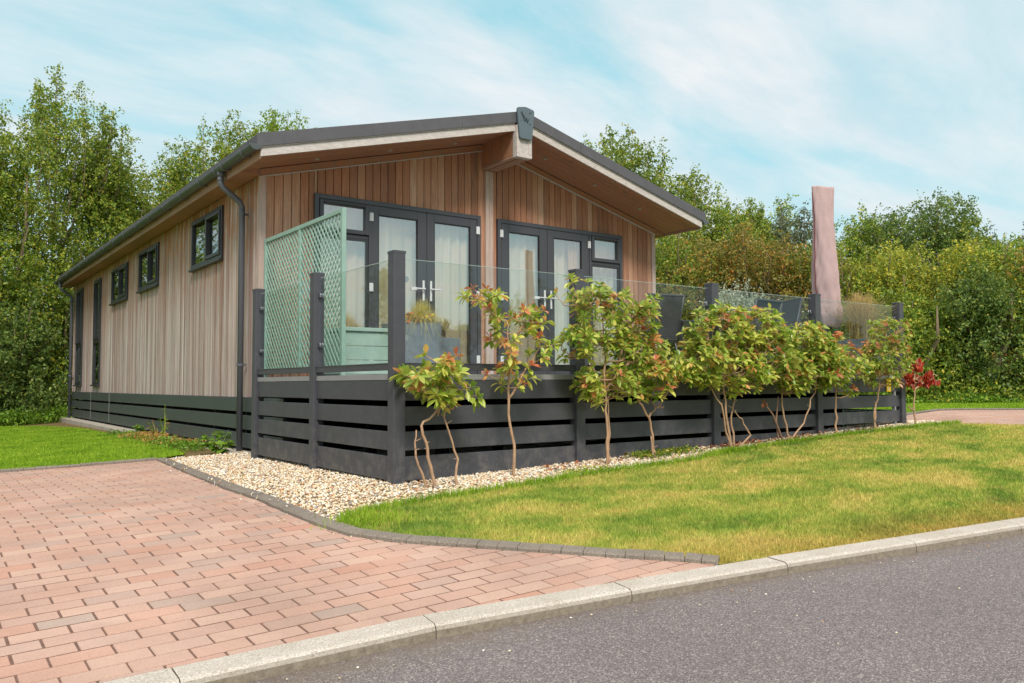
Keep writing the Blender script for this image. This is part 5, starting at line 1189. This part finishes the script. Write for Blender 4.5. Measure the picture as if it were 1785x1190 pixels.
# ================================================================== GARDEN CHAIRS AND TABLE
def sling_chair(label, x, y, rz, back_h=.9):
    rt = thing('sling_chair', label, 'garden chair', (x, y, DZ)); ca, sa = math.cos(rz), math.sin(rz)
    def W(u, v, z): return (x + u * ca - v * sa, y + u * sa + v * ca, DZ + z)
    def loft(name, rows, m_, th=.012):
        mb = MB()
        for (a, b) in zip(rows, rows[1:]):
            mb.hexa([W(-a[0], a[1], a[2] - th), W(a[0], a[1], a[2] - th), W(b[0], b[1], b[2] - th), W(-b[0], b[1], b[2] - th), W(-a[0], a[1], a[2]), W(a[0], a[1], a[2]), W(b[0], b[1], b[2]), W(-b[0], b[1], b[2])])
        return mb.build(name, m_, rt)
    loft('seat', [(.23, -.24, .42), (.23, .0, .405), (.23, .22, .42)], 'mesh_fabric'); mb = MB()
    bk = [(.235, .225, .43), (.24, .27, .60), (.235, .33, .80), (.22, .37, back_h)]
    for (a, b) in zip(bk, bk[1:]):
        mb.hexa([W(-a[0], a[1], a[2]), W(a[0], a[1], a[2]), W(a[0], a[1] + .012, a[2]), W(-a[0], a[1] + .012, a[2]), W(-b[0], b[1], b[2]), W(b[0], b[1], b[2]), W(b[0], b[1] + .012, b[2]), W(-b[0], b[1] + .012, b[2])])
    mb.build('backrest', 'mesh_fabric', rt)
    for s_ in (-1, 1):
        mb = MB().tube([W(s_ * .25, -.27, 0), W(s_ * .255, -.25, .42), W(s_ * .26, .23, .42), W(s_ * .255, .28, .6), W(s_ * .245, .38, back_h + .01)], .013, 8); mb.build('side_frame', 'chair_frame', rt, smooth=True)
        mb = MB().tube([W(s_ * .25, .34, 0), W(s_ * .255, .18, .42)], .013, 8); mb.build('leg', 'chair_frame', rt)
        mb = MB().tube([W(s_ * .275, -.25, .42), W(s_ * .28, -.24, .62), W(s_ * .28, .25, .64)], .014, 8); mb.build('armrest', 'chair_frame', rt, smooth=True)
    mb = MB().tube([W(-.245, .38, back_h + .01), W(.245, .38, back_h + .01)], .013, 8); mb.build('top_bar', 'chair_frame', rt)
sling_chair('dark mesh garden chair just right of the lodge corner, back to the glass', 4.28, 1.65, math.radians(168), .93)
sling_chair('dark mesh garden chair nearer the parasol, seen edge-on', 6.03, 1.28, math.radians(-118), .98)
sling_chair('dark mesh garden chair mostly hidden behind the widest shrub', 5.15, .95, math.radians(182), .86)
tb = thing('garden_table', 'low dark garden table between the mesh chairs', 'table', (5.1, 1.75, DZ))
MB().box(4.65, 5.6, 1.45, 2.05, DZ + .66, DZ + .685).build('table_top', 'chair_frame', tb, .006)
for a, b in ((4.70, 1.50), (5.53, 1.50), (4.70, 1.98), (5.53, 1.98)): MB().box(a, a + .03, b, b + .03, DZ, DZ + .658).build('leg', 'chair_frame', tb)

# ================================================================== PARASOL in its cover
pa = thing('covered_parasol', 'closed parasol in a faded pink cover rising above the decking', 'parasol', (6.62, .78, DZ))
mb = MB(); nr_, nv = 64, 90; V = []; r = np.random.RandomState(3)
for j in range(nv + 1):
    t_ = j / nv; z = 1.42 + (3.20 - 1.42) * t_
    cx = 6.665 - .13 * t_ ** .8 - .04 * math.sin(t_ * 3); cy = .76 - .02 * t_; wd = .145 + .012 * math.sin(t_ * 7) - .02 * t_ + (.02 if t_ < .15 else 0); th = .10 + .02 * math.sin(t_ * 5)
    if t_ < .08: wd *= .72 + 3.5 * t_; th *= .6 + 5 * t_
    for i in range(nr_):
        a = 6.283 * i / nr_; fold = 1 + .05 * math.sin(3 * a + t_ * 4) + .035 * math.sin(7 * a + 11 * t_) + .022 * math.sin(13 * a - 31 * t_ + 2 * math.sin(9 * t_)) + .016 * math.sin(47 * t_ + 3 * a) * math.sin(5 * a + 1) + (.10 * math.sin(6 * a) * max(0, .3 - t_))
        V.append((cx + math.cos(a) * wd * .98 * fold * .9, cy + math.sin(a) * th * fold - math.cos(a) * wd * .45 * fold, z + .012 * math.sin(2 * a + 1)))
F = [(j * nr_ + i, j * nr_ + (i + 1) % nr_, (j + 1) * nr_ + (i + 1) % nr_, (j + 1) * nr_ + i) for j in range(nv) for i in range(nr_)] + [tuple(range(nr_ - 1, -1, -1)), tuple(nv * nr_ + i for i in range(nr_))]
mb.add(V, F); cov = mb.build('cover', 'parasol_cover', pa, smooth=True)
seam = [Vector(V[j * nr_ + nr_ // 2]) + Vector((-.004, .0, 0)) for j in range(14, nv - 1, 3)]
MB().tube(seam, .006, 6).build('zip', 'seam_red', cov)
MB().cyl((6.66, .80, DZ), (6.62, .78, 1.6), .024).build('pole', 'chair_frame', pa)
MB().box(6.42, 6.90, .62, 1.0, DZ, DZ + .05).build('base', 'chair_frame', pa, .01)

# yellow number plate on the last bay
ys = thing('number_plate', 'small yellow number plate fixed near the right end of the decking skirt', 'plate', (6.68, .02, .68))
MB().box(6.63, 6.725, .014, .019, .60, .765).build('plate', 'yellow_sign', ys, .001)
MB().box(6.65, 6.705, .0195, .0295, .63, .74).build('bracket', 'anthracite', ys)
mb = MB()
for a, b in (((6.650, .655), (6.668, .655)), ((6.668, .655), (6.668, .640)), ((6.668, .640), (6.650, .622)), ((6.650, .622), (6.670, .622)), ((6.690, .655), (6.690, .620)), ((6.684, .650), (6.690, .655))): stroke(mb, a, b, .006, .006, .0125, .0135)
mb.build('digits', 'white_plastic', ys)
bpy.context.view_layer.update()
